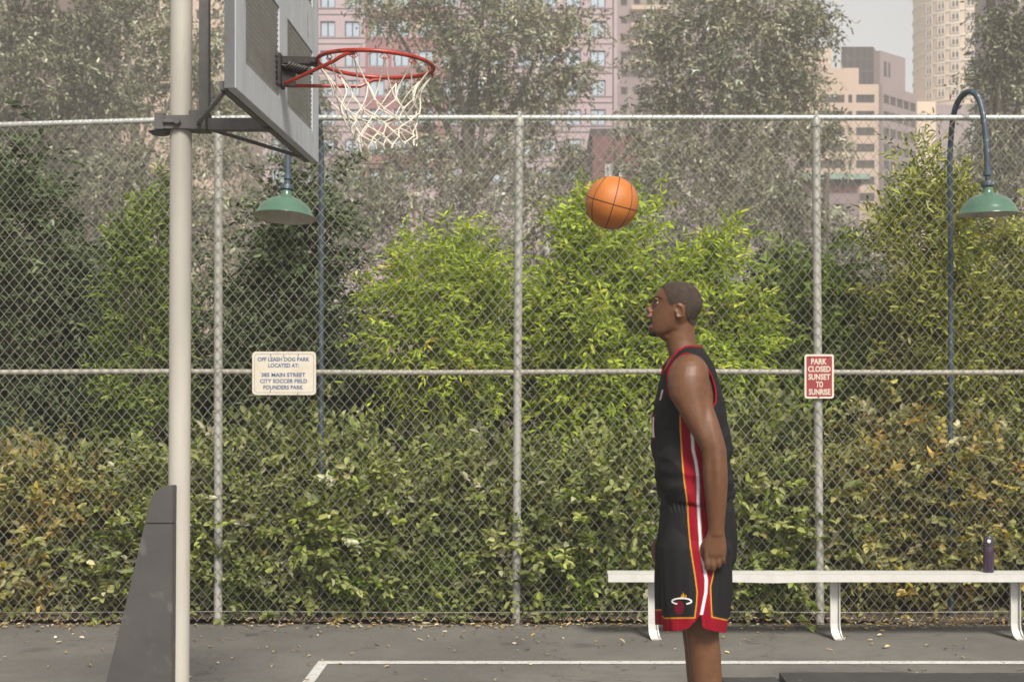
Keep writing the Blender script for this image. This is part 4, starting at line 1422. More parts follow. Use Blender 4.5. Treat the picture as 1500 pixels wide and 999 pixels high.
# padded wedge at the foot of the pole
yf, ybk = YP - .10, YP + .10
px2x = lambda px: wx(px, yf)
pz = lambda py: wz(py, yf)
lower = [(253, 767.2), (211.5, 767.2), (190, 860), (155, 999), (104, 1213), (250, 1213)]
upper = [(253.5, 711.5), (246, 711.8), (237, 713.5), (230, 717), (224.5, 723), (220.5, 731), (217.5, 742), (213.5, 758), (211.8, 766.4), (253, 766.4)]
pd = MB().prism([(px2x(a), max(.01, pz(b_))) for a, b_ in lower], yf, ybk)
pad_o = pd.build('pole_pad', M['pad'], hoop, bevel=.003)
MB().prism([(px2x(a), pz(b_)) for a, b_ in upper], yf + .0005, ybk - .0005).build('pad_cap', M['pad'], hoop, bevel=.003)

# ------------------------------------------------------------------ ball
YB = 6.40
bc = P(896.3, 297.5, YB)
bs = MB()
nlat, nlon = 32, 48
V, Fq = [], []
for i in range(nlat + 1):
    th = math.pi * i / nlat
    for j in range(nlon):
        ph = 2 * math.pi * j / nlon
        V.append((math.sin(th) * math.cos(ph), math.sin(th) * math.sin(ph), math.cos(th)))
for i in range(nlat):
    for j in range(nlon):
        Fq.append((i * nlon + j, i * nlon + (j + 1) % nlon, (i + 1) * nlon + (j + 1) % nlon, (i + 1) * nlon + j))
BR = .1165
bs.add(np.array(V) * BR + bc, Fq, 0)
# seams: two great circles and two side curves, turned as in the photo
rot = Matrix.Rotation(math.radians(16), 3, 'Y') @ Matrix.Rotation(math.radians(9), 3, 'X')


def seam_pts(fn):
    t = np.linspace(0, 2 * math.pi, 80, endpoint=False)
    p = np.array([fn(q) for q in t])
    p /= np.linalg.norm(p, axis=1)[:, None]
    return np.array([tuple(rot @ Vector(q)) for q in p]) * (BR * .9995) + bc


bs.tube(seam_pts(lambda t: (math.cos(t), math.sin(t), 0)), .0019, 6, 1, closed=True)
bs.tube(seam_pts(lambda t: (math.cos(t) * .06, -math.cos(t) * .998, math.sin(t))), .0019, 6, 1, closed=True)
for sg in (1, -1):
    bs.tube(seam_pts(lambda t: (sg * (.62 + .18 * math.cos(2 * t)), .80 * math.cos(t), .80 * math.sin(t))), .0019, 6, 1, closed=True)
ball = bs.build('basketball', [M['ball'], M['seam']], None, smooth=True)
rebase(ball, tuple(bc))
tag(ball, 'orange basketball in mid air between the net and the person', 'ball')

# ------------------------------------------------------------------ person
PY_, PS = F / 360.0, 360.0


def W(px, py, dy=0.0):
    return P(px, py, PY_ + dy)


def loft(levels, dyc=None, n=28, ex=2.2, egg=0.0):
    """horizontal rings: (py, front px, back px, half width m[, dy centre])"""
    mb = MB()
    V = []
    for lv in levels:
        py, fr, bk_, hw = lv[:4]
        dc = lv[4] if len(lv) > 4 else 0.0
        cx_ = (fr + bk_) / 2
        rx_ = (bk_ - fr) / 2 / F * (PY_ + dc)
        c0 = W(cx_, py, dc)
        for q in range(n):
            a = 2 * math.pi * q / n
            ca, sa = math.cos(a), math.sin(a)
            x = rx_ * math.copysign(abs(ca) ** (2 / ex), ca)
            y = hw * math.copysign(abs(sa) ** (2 / ex), sa)
            if egg:
                y *= 1 + egg * (x / rx_ if rx_ else 0)
            V.append((c0[0] + x, c0[1] + y, c0[2]))
    k = len(levels)
    Fs = [(i * n + q, i * n + (q + 1) % n, (i + 1) * n + (q + 1) % n, (i + 1) * n + q) for i in range(k - 1) for q in range(n)]
    Fs += [tuple(range(n))[::-1], tuple((k - 1) * n + q for q in range(n))]
    return np.array(V), Fs


def ell(c, r, mb, n=14, rotm=None):
    V, Fs = [], []
    for i in range(n // 2 + 1):
        th = math.pi * i / (n // 2)
        for j in range(n):
            ph = 2 * math.pi * j / n
            p = Vector((r[0] * math.sin(th) * math.cos(ph), r[1] * math.sin(th) * math.sin(ph), r[2] * math.cos(th)))
            if rotm is not None:
                p = rotm @ p
            V.append(np.array(p) + c)
    for i in range(n // 2):
        for j in range(n):
            Fs.append((i * n + j, i * n + (j + 1) % n, (i + 1) * n + (j + 1) % n, (i + 1) * n + j))
    mb.add(V, Fs)


def remesh(mb, voxel, smooth=6, fac=.5):
    v, f = mb.data()
    me_ = bpy.data.meshes.new('tmp')
    me_.from_pydata(v.tolist(), [], f)
    bm = bmesh.new()
    bm.from_mesh(me_)
    bmesh.ops.remove_doubles(bm, verts=bm.verts, dist=1e-6)
    bmesh.ops.recalc_face_normals(bm, faces=bm.faces)
    bm.to_mesh(me_)
    bm.free()
    ob = bpy.data.objects.new('tmp', me_)
    COL.objects.link(ob)
    m_ = ob.modifiers.new('r', 'REMESH')
    m_.mode = 'VOXEL'
    m_.voxel_size = voxel
    if smooth:
        s_ = ob.modifiers.new('s', 'SMOOTH')
        s_.iterations = smooth
        s_.factor = fac
    dg = bpy.context.evaluated_depsgraph_get()
    dg.update()
    ev = bpy.data.meshes.new_from_object(ob.evaluated_get(dg))
    bpy.data.objects.remove(ob)
    nv = len(ev.vertices)
    co = np.empty(nv * 3, np.float32)
    ev.vertices.foreach_get('co', co)
    nr = np.empty(nv * 3, np.float32)
    ev.vertices.foreach_get('normal', nr)
    faces = [tuple(p.vertices) for p in ev.polygons]
    bpy.data.meshes.remove(ev)
    return co.reshape(-1, 3).astype(float), nr.reshape(-1, 3).astype(float), faces


def subset(co, faces, keep):
    """keep faces whose vertices are all kept; returns compacted mesh"""
    fs = [q for q in faces if all(keep[i] for i in q)]
    used = np.zeros(len(co), bool)
    for q in fs:
        for i in q:
            used[i] = True
    mp_ = np.cumsum(used) - 1
    return co[used], [tuple(int(mp_[i]) for i in q) for q in fs], used


def boundary_loops(faces):
    cnt = {}
    for q in faces:
        for a, b_ in zip(q, q[1:] + q[:1]):
            cnt[(a, b_)] = 1
    nxt = {}
    for (a, b_) in cnt:
        if (b_, a) not in cnt:
            nxt.setdefault(a, []).append(b_)
    loops = []
    while nxt:
        a = next(iter(nxt))
        lp = [a]
        while True:
            l_ = nxt.get(lp[-1])
            if not l_:
                break
            b_ = l_.pop()
            if not l_:
                del nxt[lp[-1]]
            if b_ == lp[0]:
                break
            lp.append(b_)
        if len(lp) > 12:
            loops.append(lp)
    return loops


def smooth_loop(p, it):
    for _ in range(it):
        p = (np.roll(p, 1, 0) + 2 * p + np.roll(p, -1, 0)) / 4
    return p


def pxy(co, sym=True):
    """photo position of points on the figure; with sym the far side is read as the mirror of the near one"""
    Y = PY_ - np.abs(co[:, 1] - PY_) if sym else co[:, 1]
    return VX + co[:, 0] * F / Y, VY + (ZC - co[:, 2]) * F / Y, co[:, 1] - PY_


def in_poly(px, py, poly):
    poly = np.array(poly, float)
    ins = np.zeros(len(px), bool)
    j = len(poly) - 1
    for i in range(len(poly)):
        xi, yi = poly[i]
        xj, yj = poly[j]
        c = ((yi > py) != (yj > py)) & (px < (xj - xi) * (py - yi) / (yj - yi + 1e-12) + xi)
        ins ^= c
        j = i
    return ins


def tinted(name, co, faces, tint, mat, parent, base):
    me_ = bpy.data.meshes.new(name)
    me_.from_pydata((co - base).tolist(), [], faces)
    a = me_.attributes.new('tint', 'FLOAT_COLOR', 'POINT')
    ct = np.ones((len(co), 4), np.float32)
    ct[:, :3] = tint
    a.data.foreach_set('color', ct.reshape(-1))
    me_.materials.append(mat)
    me_.shade_smooth()
    o_ = bpy.data.objects.new(name, me_)
    COL.objects.link(o_)
    if parent is not None:
        o_.parent = parent
    return o_


zx = lambda x: 920 + x / 4.756          # enlarged head study -> photo pixels
zy = lambda y: 390 + y / 4.756
H = lambda x, y, dy=0.0: W(zx(x), zy(y), dy)

body = MB()
# head: horizontal slices of the traced profile
head = [(114, 318, 360, .020), (118, 285, 392, .040), (126, 258, 425, .057), (140, 240, 452, .068), (158, 222, 474, .0745), (178, 204, 490, .0785), (200, 188, 502, .081), (225, 180, 510, .082),
        (250, 180, 515, .082), (275, 176, 515, .081), (300, 172, 510, .0795), (325, 166, 496, .077), (350, 160, 482, .0735), (375, 156, 462, .0695), (400, 156, 436, .065),
        (425, 156, 400, .0595), (450, 158, 360, .052), (470, 164, 320, .042), (485, 178, 280, .030), (494, 196, 250, .014)]
body.add(*loft([(zy(a), zx(b_), zx(c), w_) for a, b_, c, w_ in head], n=36, ex=2.15, egg=.10))
# neck
body.add(*loft([(zy(300), zx(300), zx(486), .055), (zy(360), zx(280), zx(474), .057), (zy(420), zx(262), zx(465), .057), (zy(470), zx(256), zx(466), .057), (zy(520), zx(262), zx(472), .058),
                (zy(570), zx(272), zx(486), .062), (zy(620), zx(285), zx(505), .072), (zy(660), zx(290), zx(530), .085)], n=28, ex=2.1))
# nose, lips, brow, cheeks, chin
for x, y, dy, r in ((187, 256, 0, .010), (177, 268, 0, .0100), (165, 280, 0, .0105), (152, 291, 0, .0108), (140, 299, 0, .0108), (143, 307, 0, .0088)):
    ell(H(x, y, dy), (r, r * .95, r), body, 12)
for sg in (1, -1):
    ell(H(153, 313, .0115 * sg), (.0105, .0075, .0062), body, 12)
    ell(H(213, 255, .0325 * sg), (.0124, .0124, .0124), body, 16)
    ell(H(193, 231, .022 * sg), (.010, .024, .008), body, 12)
    ell(H(338, 400, .050 * sg), (.024, .012, .030), body, 12)
ell(H(152, 338, 0), (.010, .020, .010), body, 12)
ell(H(143, 352, 0), (.0105, .024, .0075), body, 12)
ell(H(157, 424, 0), (.0115, .023, .0075), body, 12)
ell(H(170, 464, 0), (.015, .022, .014), body, 12)
ell(H(262, 488, 0), (.030, .027, .021), body, 14, Matrix.Rotation(math.radians(30), 3, 'Y'))
for sg in (1, -1):
    ell(H(275, 474, .016 * sg), (.032, .022, .024), body, 14, Matrix.Rotation(math.radians(30), 3, 'Y'))
# ears
for sg in (1, -1):
    rm = Matrix.Rotation(math.radians(14), 3, 'Y') @ Matrix.Rotation(math.radians(12 * sg), 3, 'Z')
    ell(H(357, 313, .0775 * sg), (.0155, .0065, .025), body, 14, rm)
    a = np.linspace(-2.6, 1.9, 16)
    ring = [H(359 + 29 * math.cos(t) - 6 * math.sin(t), 313 - 42 * math.sin(t), (.0835 + .004 * math.cos(t)) * sg) for t in a]
    body.tube(ring, .0042, 7)
    ell(H(344, 350, .082 * sg), (.007, .0045, .008), body, 10)
    ell(H(334, 318, .082 * sg), (.005, .005, .008), body, 10)
# torso
body.add(*loft([(512, 992, 1022, .075), (520, 984, 1032, .135), (530, 978, 1038, .170), (545, 972, 1044, .180), (565, 967, 1050, .180), (600, 962, 1057, .178), (640, 962, 1061, .170), (680, 964, 1063, .162),
                (720, 970, 1062, .160), (760, 972, 1064, .170), (790, 975, 1064, .165), (815, 990, 1050, .12)], n=32, ex=2.4))
# trapezius slope
for sg in (1, -1):
    ell(W(1012, 528, .095 * sg), (.065, .085, .030), body, 16, Matrix.Rotation(math.radians(-18 * sg), 3, 'X'))


def arm(sg, sh):
    f_ = lambda py: sh * max(0, (py - 570) / 210) ** 1.15
    lv = [(519, 1003, 1016, .02, .175), (522, 995, 1024, .045, .178), (528, 988, 1031, .060, .185), (537, 982.5, 1037, .070, .193), (550, 978.5, 1038.5, .072, .203), (565, 978, 1039, .070, .212), (580, 981, 1041, .065, .222),
          (597, 990, 1045, .060, .232), (615, 1001, 1052, .057, .241), (632, 1011, 1057, .053, .248), (647, 1020, 1061.5, .049, .253), (659, 1026.5, 1064.3, .046, .256), (672, 1029, 1065, .046, .257), (690, 1029.3, 1066, .047, .257),
          (710, 1031, 1066, .045, .256), (735, 1034, 1064.5, .040, .253), (758, 1036.5, 1062.3, .034, .250), (773, 1037.5, 1061, .0295, .248), (784, 1036.5, 1061, .027, .246)]
    body.add(*loft([(py, a + f_(py), b_ + f_(py), hw, sg * dc) for py, a, b_, hw, dc in lv], n=24, ex=2.1))
    q = f_(795)
    hand = [(778, 1037.5, 1061, .0255, .246), (786, 1034, 1062.5, .023, .245), (795, 1030.5, 1064, .0215, .244), (804, 1029.5, 1064.6, .021, .243), (812, 1031, 1064, .020, .242), (817, 1034, 1062.5, .0165, .241)]
    body.add(*loft([(py, a + q, b_ + q, hw, sg * dc) for py, a, b_, hw, dc in hand], n=24, ex=2.6))
    ell(W(1056.5 + f_(661), 661, sg * .258), (.022, .030, .026), body, 12)
    # fingers: knuckle, first joint, then curled in under the palm
    for (x, kn, mid, bot, r) in ((1035.2, 813, 826, 832.5, .0108), (1043.8, 814.5, 828, 834.0, .0112), (1052.0, 813, 824, 829.5, .0106), (1059.3, 810.5, 819.5, 824, .0094)):
        pts = [W(x + q, kn - 9, sg * .244), W(x + q, kn, sg * .247), W(x + q + .3, mid, sg * .250), W(x + q + .6, bot - 1.2, sg * .243), W(x + q + .8, bot - .6, sg * .230), W(x + q + .6, bot - 4.5, sg * .219), W(x + q, bot - 9, sg * .217)]
        body.tube(pts, [r * .9, r * 1.1, r, r * 1.03, r * .95, r * .9, r * .72], 10)
        ell(W(x + q, kn, sg * .251), (r * 1.0, r * .85, r * 1.0), body, 10)
    th = [W(1036 + q, 790, sg * .238), W(1031.5 + q, 800, sg * .228), W(1030.5 + q, 812, sg * .222), W(1033.5 + q, 821, sg * .214), W(1037 + q, 827, sg * .208)]
    body.tube(th, [.014, .0165, .0125, .0118, .008], 10)


arm(-1, 0)
arm(1, -67)
# legs and feet
for sg, dx in ((-1, 0), (1, -5)):
    c = sg * .108
    lv = [(760, 978, 1064, .085), (800, 980, 1063, .088), (850, 988, 1060, .084), (890, 996, 1056.5, .076), (915, 1002, 1053.5, .068), (930, 1005, 1053, .064), (945, 1007, 1054.8, .0625), (960, 1008.5, 1056, .062), (980, 1010, 1056.8, .0615), (1000, 1012, 1058, .061), (1030, 1014, 1061, .060),
          (1070, 1018, 1060, .055), (1110, 1023, 1056, .045), (1145, 1026, 1052, .036), (1175, 1024, 1053, .034), (1190, 1018, 1055, .038), (1203, 1015, 1056, .036)]
    body.add(*loft([(py, a + dx, b_ + dx, hw, c) for py, a, b_, hw in lv], n=26, ex=2.15))
    ell(W(1010 + dx, 1194, c), (.11, .042, .030), body, 14)
co, nr, faces = remesh(body, .0035, 7, .5)
px, py, dy = pxy(co)
hx, hy = (px - 920) * 4.756, (py - 390) * 4.756
# open mouth and eye sockets carved into the surface
mo = np.clip(1 - ((hy - 389) / 26) ** 2 - (dy / .021) ** 2, 0, 1) * ((hx < 215) & (hx > 100))
co[:, 0] += .024 * np.sqrt(mo)
es = np.zeros(len(co))
for sg in (1, -1):
    es = np.maximum(es, np.exp(-(((hy - 256) / 17) ** 2 + ((dy - .034 * sg) / .017) ** 2)) * (hx < 260) * (hx > 120))
co[:, 0] += .0022 * es
# ear hollow
eh = np.exp(-(((hx - 350) / 15) ** 2 + ((hy - 312) / 22) ** 2)) * (np.abs(dy) > .074) * (np.abs(dy) < .11)
co[:, 1] -= np.sign(dy) * .0028 * eh
# muscle relief on the arm and shoulder
for (mx_, my_, sx_, sy_, amp) in ((1008, 560, 20, 26, .004), (1035, 620, 8, 28, -.004), (1052, 700, 6, 32, .003), (1042, 690, 5, 30, -.0025), (1035, 585, 7, 22, -.004)):
    gsn = 1.7 * amp * np.exp(-((px - mx_) / sx_) ** 2 - ((py - my_) / sy_) ** 2) * (dy < -.15)
    co[:, 1] -= gsn
SK = np.array([.118, .050, .022])
tint = np.tile(SK, (len(co), 1))
tint *= (1 - .10 * np.exp(-((py - 660) / 14) ** 2) * (np.abs(dy) > .2))[:, None]
lip = ((np.abs(hy - 352) < 12) | (np.abs(hy - 424) < 10)) & (hx < 172) & (np.abs(dy) < .024) & (hx > 90)
tint[lip] = (.165, .072, .055)
tint[mo > .25] = (.035, .012, .010)  # shade inside the mouth hollow put into the skin colour
tint[mo > .7] = (.012, .005, .004)
kn = np.exp(-((py - 814) / 3.2) ** 2) * (dy < -.22) * (px > 1028)
tint *= (1 - .18 * kn)[:, None]
hair_poly = [(226, 140), (262, 166), (272, 205), (286, 250), (296, 272), (318, 272), (338, 258), (372, 256), (392, 275), (402, 320), (408, 352), (432, 400), (468, 412), (560, 412), (560, 60), (215, 60)]
jit = np.array([noise.noise(Vector(p * 130)) * 7 + noise.noise(Vector(p * 320)) * 5 for p in co])
earz = (hx > 312) & (hx < 404) & (hy > 264) & (hy < 368) & (np.abs(dy) > .070)
for off_, k_ in ((14, .80), (8, .72)):
    band = (in_poly(hx + off_ + jit, hy, hair_poly) | in_poly(hx + jit, hy - off_, hair_poly) | in_poly(hx - off_, hy + jit, hair_poly)) & (hy < 440) & ~earz
    tint[band] *= k_
base = np.array([wx(0, 1) * 0 + (1030 - VX) / PS, PY_, 0.0])
# eyes: the open almond of each eyeball joins the same mesh
extra, ecol = MB(), []
for sg in (1, -1):
    c0 = H(213, 255, .0325 * sg)
    na, ne = 28, 16
    az = np.linspace(-1, 1, na) * math.radians(56) + math.radians(24) * 1.0
    V, T = [], []
    for e in np.linspace(-1, 1, ne):
        for q, a in enumerate(az):
            u = q / (na - 1) * 2 - 1
            el_ = math.radians(4) + math.radians(21) * e * math.sqrt(max(0, 1 - u * u)) + math.radians(6) * (-u)
            d_ = np.array([-math.cos(el_) * math.cos(a), sg * math.cos(el_) * math.sin(a), math.sin(el_)])
            V.append(c0 + d_ * .01285)
            g_ = d_ @ (np.array([-.93, sg * .10, .32]) / np.linalg.norm([-.93, .10, .32]))
            T.append((.02, .012, .008) if g_ > .70 else ((.05, .03, .02) if abs(e) > .88 else (.40, .36, .32)))
    extra.add(V, [(a * na + q, a * na + q + 1, (a + 1) * na + q + 1, (a + 1) * na + q) for a in range(ne - 1) for q in range(na - 1)])
    ecol += T
ev, ef = extra.data()
et = np.array(ecol)
nb = len(co)
co2 = np.concatenate([co, ev])
faces2 = faces + [tuple(i + nb for i in q) for q in ef]
person = tinted('person', co2, faces2, np.concatenate([tint, et]), M['skin'], None, base)
person.location = base
tag(person, 'tall person in a black basketball kit looking up at the ball', 'person')

# hair, eyebrow and beard: thin layers lifted from the skin
hair_poly = [(226, 140), (262, 166), (272, 205), (286, 250), (296, 272), (318, 272), (338, 258), (372, 256), (392, 275), (402, 320), (408, 352), (432, 400), (468, 412), (560, 412), (560, 60), (215, 60)]
jit = np.array([noise.noise(Vector(p * 130)) * 7 + noise.noise(Vector(p * 320)) * 5 for p in co])
k_ = in_poly(hx + jit, hy + jit, hair_poly) & (hy < 430)
ear = (hx > 312) & (hx < 398) & (hy > 264) & (hy < 368) & (np.abs(dy) > .072)
k_ &= ~ear
c3, f3, used = subset(co, faces, k_)
c3 = c3 + nr[used] * .0020
c3 = c3 + nr[used] * np.array([.0012 * noise.noise(Vector(p * 160)) for p in c3])[:, None]
tinted('hair', c3, f3, np.tile(np.array([.050, .036, .027]), (len(c3), 1)), M['hair'], person, base)
bp_ = [(148, 438), (166, 444), (178, 452), (196, 474), (200, 500), (140, 500), (134, 450)]
k_ = in_poly(hx, hy, bp_) & (np.abs(dy) < .032)
c3, f3, used = subset(co, faces, k_)
tinted('beard', c3 + nr[used] * .002, f3, np.tile(np.array([.030, .020, .015]), (len(c3), 1)), M['hair'], person, base)
bvb = BVHTree.FromPolygons(co.tolist(), faces)
mb = MB()
for sg in (-1, 1):
    pts = []
    for a, b_, dd_ in ((176, 226, .012), (183, 219, .021), (192, 215, .031), (204, 214, .041), (218, 219, .050), (230, 227, .056)):
        o_ = Vector(H(60, b_, dd_ * sg))
        h_ = bvb.ray_cast(o_, Vector((1, 0, 0)))
        if h_[0] is not None:
            pts.append(np.array(h_[0]))
    if len(pts) > 2:
        mb.tube(pts, np.linspace(.0042, .0020, len(pts)), 6)
v, f = mb.data()
tinted('eyebrows', v, f, np.tile(np.array([.026, .017, .012]), (len(v), 1)), M['hair'], person, base)

# ---- jersey
jb = MB()
jb.add(*loft([(506, 1003, 1022, .055), (510, 996, 1028, .100), (516, 987, 1033, .146), (524, 981, 1038, .170), (534, 976, 1043, .180), (548, 970, 1049, .186), (565, 965, 1054, .190), (585, 960, 1059, .193), (610, 956.5, 1064, .194),
              (640, 956, 1068, .192), (670, 957.5, 1070.5, .190), (695, 960, 1072, .192), (712, 963, 1073, .197), (722, 965.5, 1073, .199), (728, 968, 1071, .195), (733, 972, 1068, .183), (740, 974, 1066, .176), (744, 976, 1064, .17)], n=40, ex=2.5))
jc, jn, jf = remesh(jb, .0032, 4, .5)
px, py, dy = pxy(jc)
wr = np.array([noise.noise(Vector((p[0] * 7 + p[2] * 4, p[1] * 7, p[2] * 9 - p[0] * 5))) + .5 * noise.noise(Vector((p[0] * 15 + p[2] * 9, p[1] * 14, p[2] * 20 - p[0] * 12))) for p in jc])
amp = .004 + .010 * np.clip((py - 590) / 110, 0, 1)
fold = np.array([(1 - abs(noise.noise(Vector((p[0] * 5 - p[2] * 8, p[1] * 5 + 3, p[2] * 6 + p[0] * 6)))) * 2.6) for p in jc])
jc = jc + jn * (wr * amp + np.clip(fold, -.3, 1) * .011 * np.clip((py - 590) / 90, .15, 1))[:, None]
neckline = np.interp(px, [955, 968, 980, 990, 1000, 1008, 1016, 1026], [552, 549, 540, 528, 517, 511, 508, 505.5])
dlim = .088 * np.sqrt(np.clip((neckline - py) / 14 + .55, 0, 1.2))
cut = (py < neckline) & (np.abs(dy) < dlim)
cut |= (py < 508.5) & (np.abs(dy) < .09)
ARM = [(1004, 518.5), (992, 526), (983, 536), (978, 550), (977.5, 566), (980, 578), (986, 586), (998, 591), (1015, 597), (1030, 600), (1043, 598), (1048.5, 588), (1048, 572), (1044, 556), (1036.5, 541), (1027, 529), (1016, 521.5)]
cut |= in_poly(px, py, ARM) & (np.abs(dy) > .10)
jc2, jf2, used = subset(jc, jf, ~cut & (py < 742))
px, py, dy = pxy(jc2)


def stripe_tint(px, py, dy, yel, wht, back, hem=None):
    BLK, RED, WHT, YEL = np.array([.012, .0115, .0125]), np.array([.215, .002, .012]), np.array([.68, .66, .66]), np.array([.62, .30, .03])
    t = np.tile(BLK, (len(px), 1))
    y_ = np.interp(py, *zip(*[(b_, a) for a, b_ in yel]))
    w_ = np.interp(py, *zip(*[(b_, a) for a, b_ in wht]))
    k_ = np.interp(py, *zip(*[(b_, a) for a, b_ in back]))
    sidef = (np.abs(dy) > .10) & (py > 580)
    ss = lambda e, x: np.clip((x - e) / 1.0 + .5, 0, 1)
    red = ss(y_, px) * (1 - ss(k_, px)) * sidef
    t = t * (1 - red)[:, None] + RED * red[:, None]
    yy_ = np.clip(1.25 - np.abs(px - y_), 0, 1) * sidef
    yy_ = np.maximum(yy_, np.clip(1.15 - np.abs(px - k_), 0, 1) * sidef * (py > 800))
    t = t * (1 - yy_)[:, None] + YEL * yy_[:, None]
    ww = np.clip(2.6 - np.abs(px - w_), 0, 1) * sidef * ~((py > 899.5) & (py < 960))
    t = t * (1 - ww)[:, None] + WHT * ww[:, None]
    return t, RED, YEL, WHT


JY = [(996, 560), (996, 598), (996.7, 632), (998.8, 663.6), (1001.6, 699), (1004, 716), (1006, 730), (1007, 760)]
JW = [(1013.5, 560), (1013.5, 620), (1014, 638), (1015.3, 659), (1018.8, 674), (1022, 695), (1022.8, 716), (1022.8, 760)]
JB = [(1036, 560), (1036, 600), (1046, 650), (1048, 700), (1049, 760)]
jt_, RED, YEL, WHT = stripe_tint(px, py, dy, JY, JW, JB)
jersey = tinted('jersey', jc2, jf2, jt_, M['cloth'], person, base)
RIBM = attr_mat('trim_cloth', 'tint', .7, 0, spec=.3)
for lp in boundary_loops(jf2):
    p = jc2[lp]
    lpy = pxy(p)[1].mean()
    if lpy > 700:
        continue
    p = smooth_loop(p, 10)[::2]
    isneck = abs(pxy(p)[2].mean()) < .04
    mb = MB().tube(p, .0055 if isneck else .0042, 7, closed=True)
    v, f = mb.data()
    tinted('collar_trim' if isneck else 'armhole_trim', v, f, np.tile(RED, (len(v), 1)), M['cloth'], jersey, base)
jbv = BVHTree.FromPolygons(jc2.tolist(), jf2)


def emboss(parts, bvh, name, parent, axis, lift=.002):
    """flat coloured shapes laid on the cloth surface: parts = [(verts2d list, faces, colour)]; axis 'side' (px,py) or 'front' (dy,py)"""
    V, Fs, T = [], [], []
    for pts, fs, colr in parts:
        n0 = len(V)
        for a, b_ in pts:
            if axis == 'side':
                o_ = Vector(W(a, b_, -1.0))
                d_ = (Vector(W(a, b_, 0)) - o_).normalized()
            else:
                o_, d_ = Vector(W(900, b_, a)), Vector((1, 0, 0))
            hit = bvh.ray_cast(o_, d_)
            p = np.array(hit[0]) if hit[0] is not None else np.array(o_ + d_)
            V.append(p - np.array(d_) * lift)
            T.append(colr)
        Fs += [tuple(i + n0 for i in q) for q in fs]
    return tinted(name, np.array(V), Fs, np.array(T), M['cloth'], parent, base)


def strip2(path, w):
    """ribbon of given half width along a 2-d path"""
    p = np.array(path, float)
    t = np.gradient(p, axis=0)
    t /= np.linalg.norm(t, axis=1)[:, None] + 1e-9
    nn = np.stack([-t[:, 1], t[:, 0]], 1) * np.broadcast_to(np.asarray(w, float), (len(p),))[:, None]
    pts = np.concatenate([p + nn, p - nn])
    k = len(p)
    return [tuple(q) for q in pts], [(i, i + 1, k + i + 1, k + i) for i in range(k - 1)]


def block2(x0, x1, y0, y1, n=6, m=8):
    xs_, ys_ = np.linspace(x0, x1, n), np.linspace(y0, y1, m)
    return [(x, y) for y in ys_ for x in xs_], [(j * n + i, j * n + i + 1, (j + 1) * n + i + 1, (j + 1) * n + i) for j in range(m - 1) for i in range(n - 1)]


# numeral and the letter strokes on the chest (they face left, seen edge-on)
emboss([(*block2(-.066, -.020, 608, 643), RED)], jbv, 'numeral_outline', jersey, 'front', .002)
emboss([(*block2(-.059, -.027, 611, 640.5), WHT)], jbv, 'numeral', jersey, 'front', .0035)
emboss([(*block2(-.112, -.094, 571, 586), np.array([.50, .34, .33]))], jbv, 'lettering', jersey, 'front', .0025)

# ---- shorts
sb = MB()
sb.add(*loft([(724, 974, 1066, .172), (730, 971, 1070, .182), (745, 968, 1073, .192), (765, 967, 1074, .200), (790, 966, 1073.5, .203), (815, 968, 1071, .198), (835, 975, 1064, .18)], n=40, ex=2.5))
sb.add(*loft([(735, 995, 1045, .03, -.09), (765, 978, 1064, .080, -.100), (800, 968.5, 1072, .106, -.106), (840, 969, 1070, .113, -.108), (875, 971.5, 1067, .117, -.110), (905, 974.5, 1064, .119, -.112), (945, 979, 1062, .119, -.113)], n=36, ex=2.5))
sb.add(*loft([(735, 995, 1045, .03, .09), (765, 976, 1062, .080, .100), (800, 965, 1068, .106, .106), (840, 963.5, 1064, .113, .108), (875, 963.5, 1058, .117, .110), (905, 964.5, 1054, .119, .112), (945, 967, 1052, .119, .113)], n=36, ex=2.5))
sc, sn_, sf = remesh(sb, .0032, 4, .5)
px, py, dy = pxy(sc)
wr = np.array([noise.noise(Vector((p[0] * 11 + p[2] * 1.2, p[1] * 11, p[2] * 2.6))) + .45 * noise.noise(Vector((p[0] * 26, p[1] * 24, p[2] * 5 + 7))) for p in sc])
amp = .004 + .0125 * np.clip((py - 735) / 120, 0, 1)
fold = np.array([(1 - abs(noise.noise(Vector((p[0] * 9 + p[2] * 1.5, p[1] * 9, p[2] * 1.8 + 5)))) * 2.6) for p in sc])
sc = sc + sn_ * (wr * amp + np.clip(fold, -.3, 1) * .011 * np.clip((py - 728) / 60, .2, 1))[:, None]
px, py, dy = pxy(sc)
ga = np.exp(-((py - 741) / 9) ** 2)
sc = sc + sn_ * (.0028 * ga * np.sin(px * 1.5 + dy * 190))[:, None]
pxt, pyt, _ = pxy(sc, False)
hem_o = np.interp(px, [955, 978, 1000, 1010, 1019, 1026.5, 1028, 1032, 1045, 1060, 1085], [922, 924.5, 923.5, 919.5, 910, 900, 917, 921, 924.5, 927, 928])
hem = np.where(dy < -.115, hem_o, np.where(dy < 0, 924.5, np.where(pxt < 990, 915, 919)))
keep = np.where(dy > 0, pyt, py) < hem
sc2, sf2, used = subset(sc, sf, keep)
px, py, dy = pxy(sc2)
SY = [(1006.5, 720), (1007, 729), (1008, 758), (1009.4, 779), (1011.5, 800), (1014, 817), (1018, 842), (1021.3, 867), (1020.4, 884), (1018, 901), (1018, 940)]
SW = [(1022.6, 720), (1024, 758), (1026, 790), (1026.5, 803), (1031, 828), (1034.6, 848.6), (1034, 867), (1031, 882), (1027.7, 899), (1027.7, 940)]
SB = [(1050, 720), (1050, 800), (1045, 840), (1041, 859), (1041.8, 884), (1043, 903), (1043, 940)]
stt, RED, YEL, WHT = stripe_tint(px, py, dy, SY, SW, SB)
hl = np.interp(px, [955, 974, 1018, 1021, 1040, 1044, 1063, 1085], [893, 905, 904.5, 901, 902, 903.5, 907.5, 909])
